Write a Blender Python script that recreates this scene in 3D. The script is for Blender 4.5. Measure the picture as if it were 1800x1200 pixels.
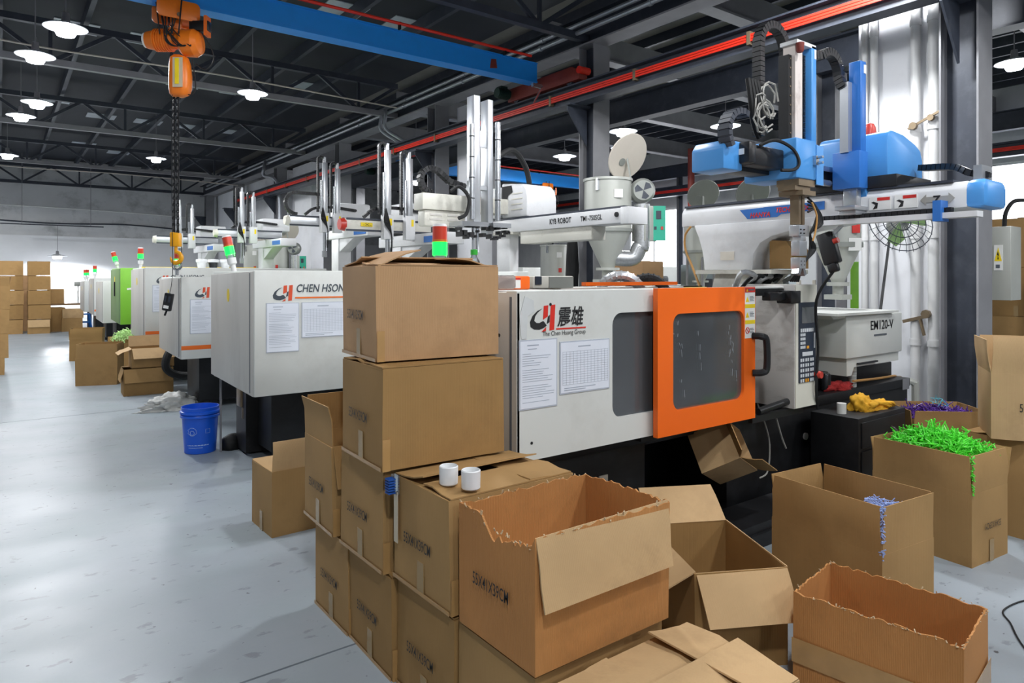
import bpy, bmesh, math, random
from mathutils import Vector, Matrix, Euler
random.seed(7)
for o in list(bpy.data.objects): bpy.data.objects.remove(o)
S = bpy.context.scene
C = S.collection
PI = math.pi
# ---------------------------------------------------------------- camera, world, exposure
cam = bpy.data.cameras.new('camera'); cam.lens = 24; cam.sensor_width = 36
cam.shift_y = -115/1800; cam.clip_start = .05; cam.clip_end = 200
camo = bpy.data.objects.new('camera', cam); C.objects.link(camo)
camo.location = (0, 0, 1.55); camo.rotation_euler = (PI/2, 0, math.atan2(.8, .6)-PI/2)
S.camera = camo
W = bpy.data.worlds.new('world'); S.world = W; W.use_nodes = True
W.node_tree.nodes['Background'].inputs[0].default_value = (.62, .72, .86, 1)
W.node_tree.nodes['Background'].inputs[1].default_value = .5
S.view_settings.view_transform = 'Standard'; S.view_settings.look = 'None'
S.view_settings.gamma = 1; S.view_settings.use_curve_mapping = False
S.view_settings.exposure = 0.0
LAMP_W = 258          # watts of one high bay lamp
LAMP_C = (.965, .985, 1)
# ---------------------------------------------------------------- helpers
def lin(hx):
    c = [int(hx[i:i+2], 16)/255 for i in (0, 2, 4)]
    return tuple(x/12.92 if x <= .04045 else ((x+.055)/1.055)**2.4 for x in c)+(1,)
MATS = {}
def mat(name, hx, rough=.5, metal=0, var=.1, scale=6, bump=0, bscale=60, emit=None, es=1, dirt=None, dscale=3, damt=.5, stretch=(1, 1, 1)):
    m = bpy.data.materials.new(name); m.use_nodes = True; MATS[name] = m
    nt = m.node_tree; N = nt.nodes; L = nt.links; b = N['Principled BSDF']
    b.inputs['Roughness'].default_value = rough; b.inputs['Metallic'].default_value = metal
    col = lin(hx)
    tc = N.new('ShaderNodeTexCoord'); mp = N.new('ShaderNodeMapping'); mp.inputs['Scale'].default_value = stretch
    L.new(tc.outputs['Object'], mp.inputs['Vector'])
    nz = N.new('ShaderNodeTexNoise'); nz.inputs['Scale'].default_value = scale; nz.inputs['Detail'].default_value = 5
    L.new(mp.outputs[0], nz.inputs['Vector'])
    rp = N.new('ShaderNodeValToRGB'); rp.color_ramp.elements[0].position = .3; rp.color_ramp.elements[1].position = .7
    rp.color_ramp.elements[0].color = tuple(c*(1-var) for c in col[:3])+(1,)
    rp.color_ramp.elements[1].color = tuple(min(1, c*(1+var)) for c in col[:3])+(1,)
    L.new(nz.outputs['Fac'], rp.inputs[0]); out = rp.outputs[0]
    if dirt:
        n2 = N.new('ShaderNodeTexNoise'); n2.inputs['Scale'].default_value = dscale; n2.inputs['Detail'].default_value = 8; n2.inputs['Roughness'].default_value = .7
        L.new(mp.outputs[0], n2.inputs['Vector'])
        r2 = N.new('ShaderNodeValToRGB'); r2.color_ramp.elements[0].position = .5; r2.color_ramp.elements[1].position = .72
        r2.color_ramp.elements[1].color = (damt, damt, damt, 1)
        L.new(n2.outputs['Fac'], r2.inputs[0])
        mx = N.new('ShaderNodeMix'); mx.data_type = 'RGBA'; L.new(r2.outputs[0], mx.inputs[0]); L.new(out, mx.inputs[6]); mx.inputs[7].default_value = lin(dirt)
        out = mx.outputs[2]
    L.new(out, b.inputs['Base Color'])
    if bump:
        n3 = N.new('ShaderNodeTexNoise'); n3.inputs['Scale'].default_value = bscale; n3.inputs['Detail'].default_value = 3
        L.new(mp.outputs[0], n3.inputs['Vector'])
        bp = N.new('ShaderNodeBump'); bp.inputs['Strength'].default_value = bump; bp.inputs['Distance'].default_value = .01
        L.new(n3.outputs['Fac'], bp.inputs['Height']); L.new(bp.outputs[0], b.inputs['Normal'])
    if emit:
        b.inputs['Emission Color'].default_value = lin(emit); b.inputs['Emission Strength'].default_value = es
    return m
def cardboard(name, hx, wave=.12, var=.09, axis='Z', rough=.75):
    m = mat(name, hx, rough, 0, var, 3, dirt='6b5238', dscale=2.2, damt=.35)
    nt = m.node_tree; N = nt.nodes; L = nt.links; b = N['Principled BSDF']
    tc = [n for n in N if n.type == 'TEX_COORD'][0]
    sp = N.new('ShaderNodeSeparateXYZ'); L.new(tc.outputs['Object'], sp.inputs[0])
    ad = N.new('ShaderNodeMath'); ad.operation = 'ADD'; L.new(sp.outputs[0], ad.inputs[0]); L.new(sp.outputs[1], ad.inputs[1])
    mu = N.new('ShaderNodeMath'); mu.operation = 'MULTIPLY'; L.new(ad.outputs[0], mu.inputs[0]); mu.inputs[1].default_value = 900
    sn = N.new('ShaderNodeMath'); sn.operation = 'SINE'; L.new(mu.outputs[0], sn.inputs[0])
    nz = N.new('ShaderNodeTexNoise'); nz.inputs['Scale'].default_value = 14; nz.inputs['Detail'].default_value = 4; L.new(tc.outputs['Object'], nz.inputs['Vector'])
    a2 = N.new('ShaderNodeMath'); a2.operation = 'MULTIPLY_ADD'; L.new(sn.outputs[0], a2.inputs[0]); a2.inputs[1].default_value = wave; L.new(nz.outputs['Fac'], a2.inputs[2])
    bp = N.new('ShaderNodeBump'); bp.inputs['Strength'].default_value = .25; bp.inputs['Distance'].default_value = .004
    L.new(a2.outputs[0], bp.inputs['Height']); L.new(bp.outputs[0], b.inputs['Normal'])
    b.inputs['Specular IOR Level'].default_value = .25
    return m
def glassy(name, tint, gl=.12, rough=.08, alpha=.5, dcol='8a9096', nscale=7):
    m = bpy.data.materials.new(name); m.use_nodes = True; MATS[name] = m
    nt = m.node_tree; N = nt.nodes; L = nt.links; N.remove(N['Principled BSDF'])
    out = N['Material Output']; tr = N.new('ShaderNodeBsdfTransparent'); tr.inputs[0].default_value = lin(tint)
    df = N.new('ShaderNodeBsdfDiffuse'); df.inputs[0].default_value = lin(dcol)
    gs = N.new('ShaderNodeBsdfGlossy'); gs.inputs['Roughness'].default_value = rough; gs.inputs[0].default_value = (.9, .9, .9, 1)
    nz = N.new('ShaderNodeTexNoise'); nz.inputs['Scale'].default_value = nscale; nz.inputs['Detail'].default_value = 8
    tc = N.new('ShaderNodeTexCoord'); L.new(tc.outputs['Object'], nz.inputs['Vector'])
    rp = N.new('ShaderNodeMath'); rp.operation = 'MULTIPLY'; L.new(nz.outputs['Fac'], rp.inputs[0]); rp.inputs[1].default_value = 2*(1-alpha)
    m1 = N.new('ShaderNodeMixShader'); L.new(rp.outputs[0], m1.inputs[0]); L.new(tr.outputs[0], m1.inputs[1]); L.new(df.outputs[0], m1.inputs[2])
    fr = N.new('ShaderNodeFresnel'); fr.inputs[0].default_value = 1.45
    m2 = N.new('ShaderNodeMixShader'); L.new(fr.outputs[0], m2.inputs[0]); L.new(m1.outputs[0], m2.inputs[1]); L.new(gs.outputs[0], m2.inputs[2])
    L.new(m2.outputs[0], out.inputs[0]); return m
OFF = {}
V = Vector
def tag(o, label=None, cat=None, group=None, kind=None):
    if label: o['label'] = label
    if cat: o['category'] = cat
    if group: o['group'] = group
    if kind: o['kind'] = kind
    return o
def thing(name, label, cat, loc, rz=0, group=None, local=False, kind=None):
    o = bpy.data.objects.new(name, None); C.objects.link(o); o.empty_display_size = .1
    o.location = loc; o.rotation_euler = (0, 0, rz)
    OFF[o.name] = V((0, 0, 0)) if local else V(loc)
    return tag(o, label, cat, group, kind)
class MB:
    def __init__(s): s.v = []; s.f = []
    def add(s, vs, fs):
        n = len(s.v); s.v += [V(p) for p in vs]; s.f += [tuple(i+n for i in f) for f in fs]; return s
    def box(s, x0, x1, y0, y1, z0, z1):
        return s.add([(x, y, z) for x in (x0, x1) for y in (y0, y1) for z in (z0, z1)],
                     [(0, 1, 3, 2), (4, 6, 7, 5), (0, 4, 5, 1), (2, 3, 7, 6), (0, 2, 6, 4), (1, 5, 7, 3)])
    def obox(s, c, size, M=None):
        M = M or Matrix.Identity(3); c = V(c); a = [x/2 for x in size]
        return s.add([c+M@V((x*a[0], y*a[1], z*a[2])) for x in (-1, 1) for y in (-1, 1) for z in (-1, 1)],
                     [(0, 1, 3, 2), (4, 6, 7, 5), (0, 4, 5, 1), (2, 3, 7, 6), (0, 2, 6, 4), (1, 5, 7, 3)])
    def bar(s, p, q, w, h, up=(0, 0, 1)):
        p, q = V(p), V(q); d = (q-p); L = d.length; d.normalize(); u = V(up)
        sd = d.cross(u)
        if sd.length < 1e-4: sd = d.cross(V((1, 0, 0)))
        sd.normalize(); u = sd.cross(d)
        M = Matrix((d, sd, u)).transposed()
        return s.obox((p+q)/2, (L, w, h), M)
    def cyl(s, p, q, r0, r1=None, n=14, cap=True):
        if r1 is None: r1 = r0
        p, q = V(p), V(q); d = (q-p).normalized(); a = d.orthogonal().normalized(); b = d.cross(a)
        vs = []
        for c, r in ((p, r0), (q, r1)):
            for i in range(n):
                t = 2*PI*i/n; vs.append(c+a*math.cos(t)*r+b*math.sin(t)*r)
        fs = [(i, (i+1) % n, n+(i+1) % n, n+i) for i in range(n)]
        if cap: fs += [tuple(range(n-1, -1, -1)), tuple(range(n, 2*n))]
        return s.add(vs, fs)
    def tube(s, pts, r, n=8, closed=False):
        pts = [V(p) for p in pts]; m = len(pts); vs = []; fs = []; a = None
        for i, p in enumerate(pts):
            if closed: t = pts[(i+1) % m]-pts[i-1]
            else: t = pts[min(i+1, m-1)]-pts[max(i-1, 0)]
            t.normalize()
            if a is None: a = t.orthogonal().normalized()
            a = a-t*a.dot(t)
            a = a.normalized() if a.length > 1e-5 else t.orthogonal().normalized()
            b = t.cross(a); rr = r[i] if isinstance(r, (list, tuple)) else r
            vs += [p+(a*math.cos(2*PI*k/n)+b*math.sin(2*PI*k/n))*rr for k in range(n)]
        for i in range(m if closed else m-1):
            j = (i+1) % m
            fs += [(i*n+k, i*n+(k+1) % n, j*n+(k+1) % n, j*n+k) for k in range(n)]
        if not closed: fs += [tuple(range(n-1, -1, -1)), tuple((m-1)*n+k for k in range(n))]
        return s.add(vs, fs)
    def lathe(s, prof, c=(0, 0, 0), n=24, M=None, cap=True):
        M = M or Matrix.Identity(3); c = V(c); vs = []; fs = []; m = len(prof)
        for r, z in prof: vs += [c+M@V((r*math.cos(2*PI*k/n), r*math.sin(2*PI*k/n), z)) for k in range(n)]
        for i in range(m-1): fs += [(i*n+k, i*n+(k+1) % n, (i+1)*n+(k+1) % n, (i+1)*n+k) for k in range(n)]
        if cap: fs += [tuple(range(n-1, -1, -1)), tuple((m-1)*n+k for k in range(n))]
        return s.add(vs, fs)
    def prism(s, poly, o, u, v, t):          # polygon (a,b) at o+a*u+b*v, extruded by the vector t
        o, u, v, t = V(o), V(u), V(v), V(t); n = len(poly)
        vs = [o+u*a+v*b for a, b in poly]+[o+u*a+v*b+t for a, b in poly]
        return s.add(vs, [tuple(range(n-1, -1, -1)), tuple(range(n, 2*n))]+[(i, (i+1) % n, n+(i+1) % n, n+i) for i in range(n)])
    def build(s, name, m, parent=None, ang=32, bevel=0, seg=2, label=None):
        off = V((0, 0, 0))
        if parent is not None: off = OFF[parent.name]
        elif s.v:
            xs = [p.x for p in s.v]; ys = [p.y for p in s.v]
            off = V(((min(xs)+max(xs))/2, (min(ys)+max(ys))/2, min(p.z for p in s.v)))
        me = bpy.data.meshes.new(name); me.from_pydata([p-off for p in s.v], [], s.f)
        bm = bmesh.new(); bm.from_mesh(me); bmesh.ops.recalc_face_normals(bm, faces=bm.faces)
        if bevel:
            ed = [e for e in bm.edges if len(e.link_faces) == 2 and e.calc_face_angle(0) > .6]
            bmesh.ops.bevel(bm, geom=ed, offset=bevel, segments=seg, profile=.5, affect='EDGES', clamp_overlap=True)
        bm.to_mesh(me); bm.free()
        for p in me.polygons: p.use_smooth = True
        me.set_sharp_from_angle(angle=math.radians(ang))
        me.materials.append(MATS[m] if isinstance(m, str) else m)
        o = bpy.data.objects.new(name, me); C.objects.link(o)
        if parent is not None:
            o.parent = parent; OFF[o.name] = off
        else:
            o.location = off; OFF[o.name] = off
        if label: o['label'] = label
        return o
def dup(o, loc=None, rz=None, label=None, parent=None):
    c = o.copy(); C.objects.link(c)
    if parent is not None: c.parent = parent
    if loc is not None: c.location = loc
    if rz is not None: c.rotation_euler = (0, 0, rz)
    if label: c['label'] = label
    for ch in list(o.children): dup(ch, parent=c)
    return c
def arc(c, r, a0, a1, n, u, v):
    c, u, v = V(c), V(u), V(v)
    return [c+u*r*math.cos(a0+(a1-a0)*i/n)+v*r*math.sin(a0+(a1-a0)*i/n) for i in range(n+1)]
def smooth(pts, n=6):                        # Catmull-Rom through the points
    P = [V(p) for p in pts]; out = []
    for i in range(len(P)-1):
        a, b, c, d = P[max(i-1, 0)], P[i], P[i+1], P[min(i+2, len(P)-1)]
        for k in range(n):
            t = k/n; out.append(.5*((2*b)+(c-a)*t+(2*a-5*b+4*c-d)*t*t+(3*b-a-3*c+d)*t**3))
    return out+[P[-1]]
def rrect(x0, x1, y0, y1, r, n=5):
    o = []
    for cx, cy, a in ((x1-r, y1-r, 0), (x0+r, y1-r, PI/2), (x0+r, y0+r, PI), (x1-r, y0+r, 1.5*PI)):
        o += [(cx+r*math.cos(a+PI/2*i/n), cy+r*math.sin(a+PI/2*i/n)) for i in range(n+1)]
    return o
def holed(mb, x0, x1, z0, z1, hole, y, t):   # panel in the XZ plane with a rounded hole, thick from y to y+t
    hx0, hx1, hz0, hz1, r = hole; inn = rrect(hx0, hx1, hz0, hz1, r); n = len(inn); k = n//4
    cs = [(x1, z1), (x0, z1), (x0, z0), (x1, z0)]; outl = [cs[i//k] for i in range(n)]
    vs = []
    for yy in (y, y+t): vs += [(a, yy, b) for a, b in inn]+[(a, yy, b) for a, b in outl]
    fs = []
    for i in range(n):
        j = (i+1) % n
        for b, fl in ((0, 0), (2*n, 1)):
            q = (b+i, b+j, b+n+j, b+n+i) if outl[i] != outl[j] else (b+i, b+j, b+n+i)
            fs.append(q[::-1] if fl else q)
        fs.append((i, 2*n+i, 2*n+j, j))
        if outl[i] != outl[j]: fs.append((n+i, n+j, 3*n+j, 3*n+i))
    mb.add(vs, fs); return mb
TXT = {}
def text(s, name, m, parent, loc, size, face='-y', width=None, shear=0, bold=0, local=False, align='LEFT', M3=None):
    cu = bpy.data.curves.new('t', 'FONT'); cu.body = s; cu.size = size; cu.shear = shear; cu.offset = bold; cu.align_x = align; cu.resolution_u = 3
    ob = bpy.data.objects.new('t', cu); C.objects.link(ob)
    dg = bpy.context.evaluated_depsgraph_get(); me = bpy.data.meshes.new_from_object(ob.evaluated_get(dg))
    bpy.data.objects.remove(ob); bpy.data.curves.remove(cu)
    if width and len(me.vertices):
        xs = [v.co.x for v in me.vertices]; k = width/(max(xs)-min(xs))
        for v in me.vertices: v.co.x *= k
    me.materials.clear(); me.materials.append(MATS[m])
    o = bpy.data.objects.new(name, me); C.objects.link(o)
    if M3 is None: M3 = Euler({'-y': (PI/2, 0, 0), '-x': (PI/2, 0, -PI/2), 'z': (0, 0, 0), '+x': (PI/2, 0, PI/2), '+y': (PI/2, 0, PI)}[face]).to_matrix()
    o.parent = parent; off = OFF[parent.name]
    for v in me.vertices: v.co = M3@v.co+V(loc)-off
    OFF[o.name] = off
    return o
def chain_path(pts, w, h, side=(0, 1, 0), step=.03):   # a drag chain: one small link after another along the path
    mb = MB(); P = [V(p) for p in pts]; side = V(side)
    d = 0; nxt = 0
    for a, b in zip(P, P[1:]):
        L = (b-a).length
        if L < 1e-6: continue
        t = (b-a)/L
        while nxt <= d+L:
            c = a+t*(nxt-d); up = side.cross(t).normalized(); sd = t.cross(up)
            mb.obox(c, (step*.86, w, h), Matrix((t, sd, up)).transposed()); mb.obox(c+t*step*.5, (step*.5, w*.8, h*.7), Matrix((t, sd, up)).transposed())
            nxt += step
        d += L
    return mb
# ---------------------------------------------------------------- materials
mat('floor_paint', '959ea6', .42, 0, .05, 1.2, bump=.06, bscale=30)
mat('joint', '2a2b2e', .9)
mat('wall_white', 'd9dadb', .85, 0, .05, 2, dirt='a8adb2', dscale=.9, damt=.4, stretch=(1, 1, .5))
mat('wall_stained', 'd0d1d2', .85, 0, .06, 1.5, dirt='7d807f', dscale=1.1, damt=.7, stretch=(1, 1, 1.3))
mat('wall_plain', 'e2e3e5', .8, 0, .03, 2)
mat('wall_cream', 'dfe0e4', .85, 0, .03, 2, dirt='b4b2b0', dscale=1.2, damt=.3)
mat('roof_dark', '20242d', .7, 0, .15, 2)
mat('roof_grey', '77746f', .7, 0, .12, 2)
mat('skylight', 'aab2ba', .4, 0, .1)
mat('steel_dark', '343944', .5, 0, .15, 3, dirt='565a62', dscale=5, damt=.4)
mat('steel_grey', '86868a', .5, 0, .12, 3)
mat('conduit', 'a9adb4', .35, .6, .1)
mat('crane_blue', '0c8ce6', .5, 0, .06, 3, dirt='0a78c4', dscale=3, damt=.5)
mat('rail_red', 'e5301b', .4, 0, .05)
mat('red_oxide', '7c2f25', .6, 0, .15, dirt='3b1b18', damt=.5)
mat('motor_green', '1f3b33', .4, .3)
mat('hoist_orange', 'e8781a', .4, 0, .06)
mat('hook_yellow', 'eaa313', .4, 0, .06)
mat('machine_white', 'd3d5d1', .42, 0, .025, 2, dirt='a8a59d', dscale=2.5, damt=.25)
mat('machine_end', 'c6c3bd', .42, 0, .03, 2, dirt='98948c', dscale=2.5, damt=.35, stretch=(1, 1, .3))
mat('machine_green', '7fc238', .4, 0, .04, 2, dirt='5f9a2f', damt=.3)
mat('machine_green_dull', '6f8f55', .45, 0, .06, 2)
mat('machine_orange', 'f46a12', .42, 0, .03, 2)
mat('stripe_orange', 'e66c1c', .5)
mat('machine_black', '121316', .5, 0, .2, 4, dirt='2b2c30', dscale=6, damt=.5)
mat('black_plastic', '17181b', .4, 0, .1)
mat('rubber', '0f1012', .7)
mat('grime_panel', 'c9c6c2', .4, .1, .06, 3, dirt='7d756b', dscale=4, damt=.75, stretch=(1, .6, 1.4))
mat('cream_metal', 'd5d2c6', .45, 0, .04)
mat('keypad_blue', '2b3442', .4)
mat('screen_grey', '6d7072', .12, .2, .05)
mat('key_light', 'c9ccd0', .5)
mat('key_orange', 'd8931f', .5)
mat('stop_red', 'c23a2e', .35)
mat('paper', 'dfe4ee', .6, 0, .02)
mat('sleeve', 'b6bcc8', .2, 0, .03)
mat('ink', '5a6068', .8)
mat('grid_ink', 'a3acb9', .8)
mat('black_ink', '1c1c1e', .6)
mat('logo_red', 'd02a1c', .5)
mat('logo_orange', 'd9502a', .5)
mat('logo_grey', '3d4650', .5)
mat('label_white', 'e9e9e6', .5, 0, .02)
mat('label_red', 'cc2a22', .5)
mat('label_yellow', 'f0d21a', .5)
mat('robot_white', 'd9dadc', .4, 0, .03, 2, dirt='a7a5a0', dscale=4, damt=.3)
mat('robot_cream', 'd2d0c6', .45, 0, .04, 3, dirt='8d8779', dscale=5, damt=.55)
mat('robot_blue', '4b93d6', .38, 0, .03)
mat('robot_blue_deep', '2f6fbe', .38, 0, .03)
mat('aluminium', 'c3c6ca', .32, .75, .06)
mat('steel_bright', 'b9bcc0', .25, .9, .05)
mat('rust_white', 'd8cdc6', .5, 0, .03, 2, dirt='5b3722', dscale=4, damt=.95, stretch=(2, 2, .6))
mat('brass_steel', '8b7a63', .4, .6, .2)
mat('dryer_grey', 'b7b9b2', .38, .15, .03)
mat('dryer_dark', '8f928d', .4, .2, .05)
mat('panel_green', '25a487', .45, 0, .04)
mat('lid_beige', 'c7bfb4', .5, 0, .03)
mat('duct_alu', 'b4b6b8', .35, .7, .15, 40)
mat('lamp_shade', 'd9dde2', .4, .2)
mat('bulb', 'ffffff', .5, emit='f4f6ff', es=40)
mat('led_green', '0c7a34', .3, emit='12ff4e', es=2.2)
mat('led_white', 'dffff0', .3, emit='c8ffe6', es=9)
mat('lens_red', 'c8402b', .3)
mat('lens_amber', 'c97a2a', .3)
mat('window_light', 'ffffff', .5, emit='f6f8ff', es=6)
mat('frame_white', 'd7d8d8', .5)
mat('bucket_blue', '1a60e0', .33, 0, .03)
mat('bucket_print', 'a9c6f2', .5)
mat('stool_blue', '1f6fc4', .4)
mat('sack', 'cfcfcc', .55, 0, .1, 9, bump=.8, bscale=14)
mat('glove_yellow', 'e0a726', .8, 0, .12, 20, bump=.8, bscale=30)
mat('cloth_red', 'a52a2a', .9, 0, .15, 20, bump=1, bscale=40)
mat('can_white', 'd0d5d2', .3, .1, .05)
mat('can_dark', '34363a', .3, .6, .4, 20)
mat('cup_white', 'e6e8ea', .35, 0, .02)
mat('brush_blue', '1d4f9e', .5)
mat('tape', 'a08457', .12, 0, .05)
mat('tape_clear', 'c9bba2', .1, 0, .1)
mat('cap_green', '35b03a', .4)
mat('sprue_green', '58d83c', .4, 0, .2, 30)
mat('film', 'cfd2d2', .18, 0, .05)
mat('scratch', '9ba0a6', .4)
mat('sprue_lime', 'c4e7a0', .5, 0, .1, 30)
mat('sprue_blue', '9fb3e6', .4, 0, .15, 30)
mat('sprue_purple', '55308f', .4, 0, .2, 30)
mat('sprue_cyan', '5cc3d6', .4, 0, .1, 30)
mat('pipe_white', 'd8d8d8', .4, 0, .04)
mat('hose_tan', 'b98a4e', .4)
mat('hose_grey', '9c9a94', .5)
mat('table_wood', '7d5d3b', .6, 0, .1)
mat('shelf_cream', 'cfc9bd', .6)
mat('yellow_paint', 'e0c526', .5)
mat('teal_grey', '7f9096', .45, 0, .05)
mat('pale_pink', 'd3b3a3', .4, 0, .05)
cardboard('card', 'a98657'); cardboard('card_dark', '9c7a4c'); cardboard('card_light', 'bf9f75'); cardboard('card_pink', 'b59069')
cardboard('card_ribbed', 'b8814c', wave=.5)
cardboard('card_inner', '9a7547')
mat('clear_tape', 'b08a58', .15, 0, .1, 12)
cardboard('card_edge', 'c2ab8a', wave=.1)
glassy('smoke_pane', 'c9cdd2', alpha=.8, dcol='a4a9ae', nscale=1.2)
glassy('clear_plastic', 'eef4f8', alpha=.9, dcol='e8eef2')
def floor_marks(m):
    nt = m.node_tree; N = nt.nodes; L = nt.links; b = N['Principled BSDF']
    src = b.inputs['Base Color'].links[0].from_socket
    tc = N.new('ShaderNodeTexCoord'); mp = N.new('ShaderNodeMapping'); mp.inputs['Scale'].default_value = (1.6, 3.0, 1); mp.inputs['Rotation'].default_value = (0, 0, .15)
    L.new(tc.outputs['Object'], mp.inputs[0])
    n1 = N.new('ShaderNodeTexNoise'); n1.inputs['Scale'].default_value = 4.6; n1.inputs['Detail'].default_value = 9; n1.inputs['Roughness'].default_value = .62; L.new(mp.outputs[0], n1.inputs['Vector'])
    r1 = N.new('ShaderNodeValToRGB'); r1.color_ramp.elements[0].position = .61; r1.color_ramp.elements[1].position = .66; L.new(n1.outputs['Fac'], r1.inputs[0])
    k1 = N.new('ShaderNodeMath'); k1.operation = 'MULTIPLY'; k1.inputs[1].default_value = .65; L.new(r1.outputs[0], k1.inputs[0])
    x1 = N.new('ShaderNodeMix'); x1.data_type = 'RGBA'; L.new(k1.outputs[0], x1.inputs[0]); L.new(src, x1.inputs[6]); x1.inputs[7].default_value = lin('6f757c')
    n2 = N.new('ShaderNodeTexNoise'); n2.inputs['Scale'].default_value = .9; n2.inputs['Detail'].default_value = 6; L.new(mp.outputs[0], n2.inputs['Vector'])
    r2 = N.new('ShaderNodeValToRGB'); r2.color_ramp.elements[0].position = .45; r2.color_ramp.elements[1].position = .75; L.new(n2.outputs['Fac'], r2.inputs[0])
    k2 = N.new('ShaderNodeMath'); k2.operation = 'MULTIPLY'; k2.inputs[1].default_value = .6; L.new(r2.outputs[0], k2.inputs[0])
    x2 = N.new('ShaderNodeMix'); x2.data_type = 'RGBA'; L.new(k2.outputs[0], x2.inputs[0]); L.new(x1.outputs[2], x2.inputs[6]); x2.inputs[7].default_value = lin('8b9a9e')
    n4 = N.new('ShaderNodeTexNoise'); n4.inputs['Scale'].default_value = 26; n4.inputs['Detail'].default_value = 2; L.new(tc.outputs['Object'], n4.inputs['Vector'])
    r4 = N.new('ShaderNodeValToRGB'); r4.color_ramp.elements[0].position = .73; r4.color_ramp.elements[1].position = .76; L.new(n4.outputs['Fac'], r4.inputs[0])
    x4 = N.new('ShaderNodeMix'); x4.data_type = 'RGBA'; L.new(r4.outputs[0], x4.inputs[0]); L.new(x2.outputs[2], x4.inputs[6]); x4.inputs[7].default_value = lin('55585d')
    L.new(x4.outputs[2], b.inputs['Base Color'])
    mr = N.new('ShaderNodeMapRange'); mr.inputs[3].default_value = .3; mr.inputs[4].default_value = .55; L.new(n2.outputs['Fac'], mr.inputs[0]); L.new(mr.outputs[0], b.inputs['Roughness'])
floor_marks(MATS['floor_paint'])
# ---------------------------------------------------------------- the shell
def struct(name, mb, m, parent=None, **k):
    o = mb.build(name, m, parent, **k)
    if parent is None: o['kind'] = 'structure'
    return o
RZ = 5.75
fl = MB()
for y0, y1 in ((-10, 2.694), (2.706, 8.994), (9.006, 15.994), (16.006, 22.994), (23.006, 30)):
    fl.box(-7, 18, y0, y1, -.2, 0)
struct('floor', fl, 'floor_paint')
struct('floor_joint', MB().box(-7, 18, -10, 30, -.3, -.012), 'joint')
wf = struct('wall_far', MB().box(-7, 18, 29.7, 30, 0, RZ+.4), 'wall_stained')
MB().box(-7, 18, 29.67, 29.7, 0, 2.95).build('lower_panel', 'wall_plain', wf)
MB().box(-7, 18, 29.66, 29.7, 2.95, 3.0).build('ledge', 'wall_plain', wf)
struct('wall_back', MB().box(-7, 18, -10.3, -10, 0, RZ+.4), 'wall_white')
struct('wall_left', MB().box(-7.3, -7, -10.3, 30, 0, RZ+.4), 'wall_white')
wr = MB()
wins = [(2.6, 6.9, 1.5, 4.0), (12.2, 16.4, 1.4, 3.75)]
ys = [-10.3, 2.6, 6.9, 12.2, 16.4, 30]
wr.box(17.4, 17.7, -10.3, 2.6, 0, RZ+.4); wr.box(17.4, 17.7, 6.9, 12.2, 0, RZ+.4); wr.box(17.4, 17.7, 16.4, 30, 0, RZ+.4)
for y0, y1, z0, z1 in wins: wr.box(17.4, 17.7, y0, y1, 0, z0); wr.box(17.4, 17.7, y0, y1, z1, RZ+.4)
struct('wall_right', wr, 'wall_white')
for i, (y0, y1, z0, z1) in enumerate(wins):
    w = thing('window_%d' % (i+1), None, None, (17.4, (y0+y1)/2, z0), kind='structure')
    n = 4; dy = (y1-y0)/n
    for k in range(n): MB().box(17.5, 17.52, y0+k*dy+.03, y0+(k+1)*dy-.03, z0+.03, z1-.03).build('pane', 'window_light', w)
    fr = MB()
    for k in range(n+1): fr.box(17.42, 17.56, y0+k*dy-.03, y0+k*dy+.03, z0, z1)
    fr.box(17.42, 17.56, y0, y1, z0, z0+.05); fr.box(17.42, 17.56, y0, y1, z1-.05, z1)
    fr.build('window_frame', 'frame_white', w)
# roof: dark boards, purlins along the hall, lighter roof lights here and there
ce = thing('ceiling', None, None, (0, 0, RZ), kind='structure')
MB().box(-7.3, 6.9, -10.3, 30, RZ, RZ+.06).build('roof_sheet', 'roof_dark', ce)
MB().box(6.9, 17.7, -10.3, 30, RZ, RZ+.06).build('roof_sheet', 'roof_grey', ce)
x = -6.6
while x < 6.6:
    MB().box(x-.035, x+.035, -10, 29.7, RZ-.2, RZ).build('purlin', 'steel_dark', ce); x += 1.1
x = 7.3
while x < 17.3:
    MB().box(x-.03, x+.03, -10, 29.7, RZ-.16, RZ).build('purlin', 'steel_dark', ce); x += .62
for px, py in ((.6, 13.6), (1.7, 13.6), (2.8, 16.2), (3.9, 16.2), (3.9, 10.2), (5.0, 10.2), (2.8, 20.8), (3.9, 20.8), (5, 20.8), (.6, 19.5), (1.7, 20.8), (5.0, 14.8), (2.8, 9.2), (1.7, 25.5), (2.8, 26.6)):
    MB().box(px+.1, px+.75, py-.3, py+.3, RZ-.015, RZ-.002).build('roof_light', 'skylight', ce)
def truss(Y, z0=4.8, z1=5.5, xa=-7, xb=6.55):
    t = thing('roof_truss', None, None, (xa, Y, z0), kind='structure')
    MB().box(xa, xb, Y-.05, Y+.05, z0, z0+.1).build('bottom_chord', 'steel_grey' if 9 < Y < 26 else 'steel_dark', t)
    MB().box(xa, xb, Y-.05, Y+.05, z1-.1, z1).build('top_chord', 'steel_dark', t)
    n = 8; dx = (xb-xa)/n
    for i in range(n):
        a, b = xa+i*dx, xa+(i+1)*dx; m = (a+b)/2
        MB().bar((a, Y, z1-.05), (m, Y, z0+.05), .05, .06).build('diagonal', 'steel_dark', t)
        MB().bar((m, Y, z0+.05), (b, Y, z1-.05), .05, .06).build('diagonal', 'steel_dark', t)
        MB().bar((m, Y, z0+.05), (m, Y, z1-.05), .04, .05).build('post', 'steel_dark', t)
for Y in (-4.4, 1.3, 7.0, 12.7, 18, 24.1, 29.4): truss(Y)
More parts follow.
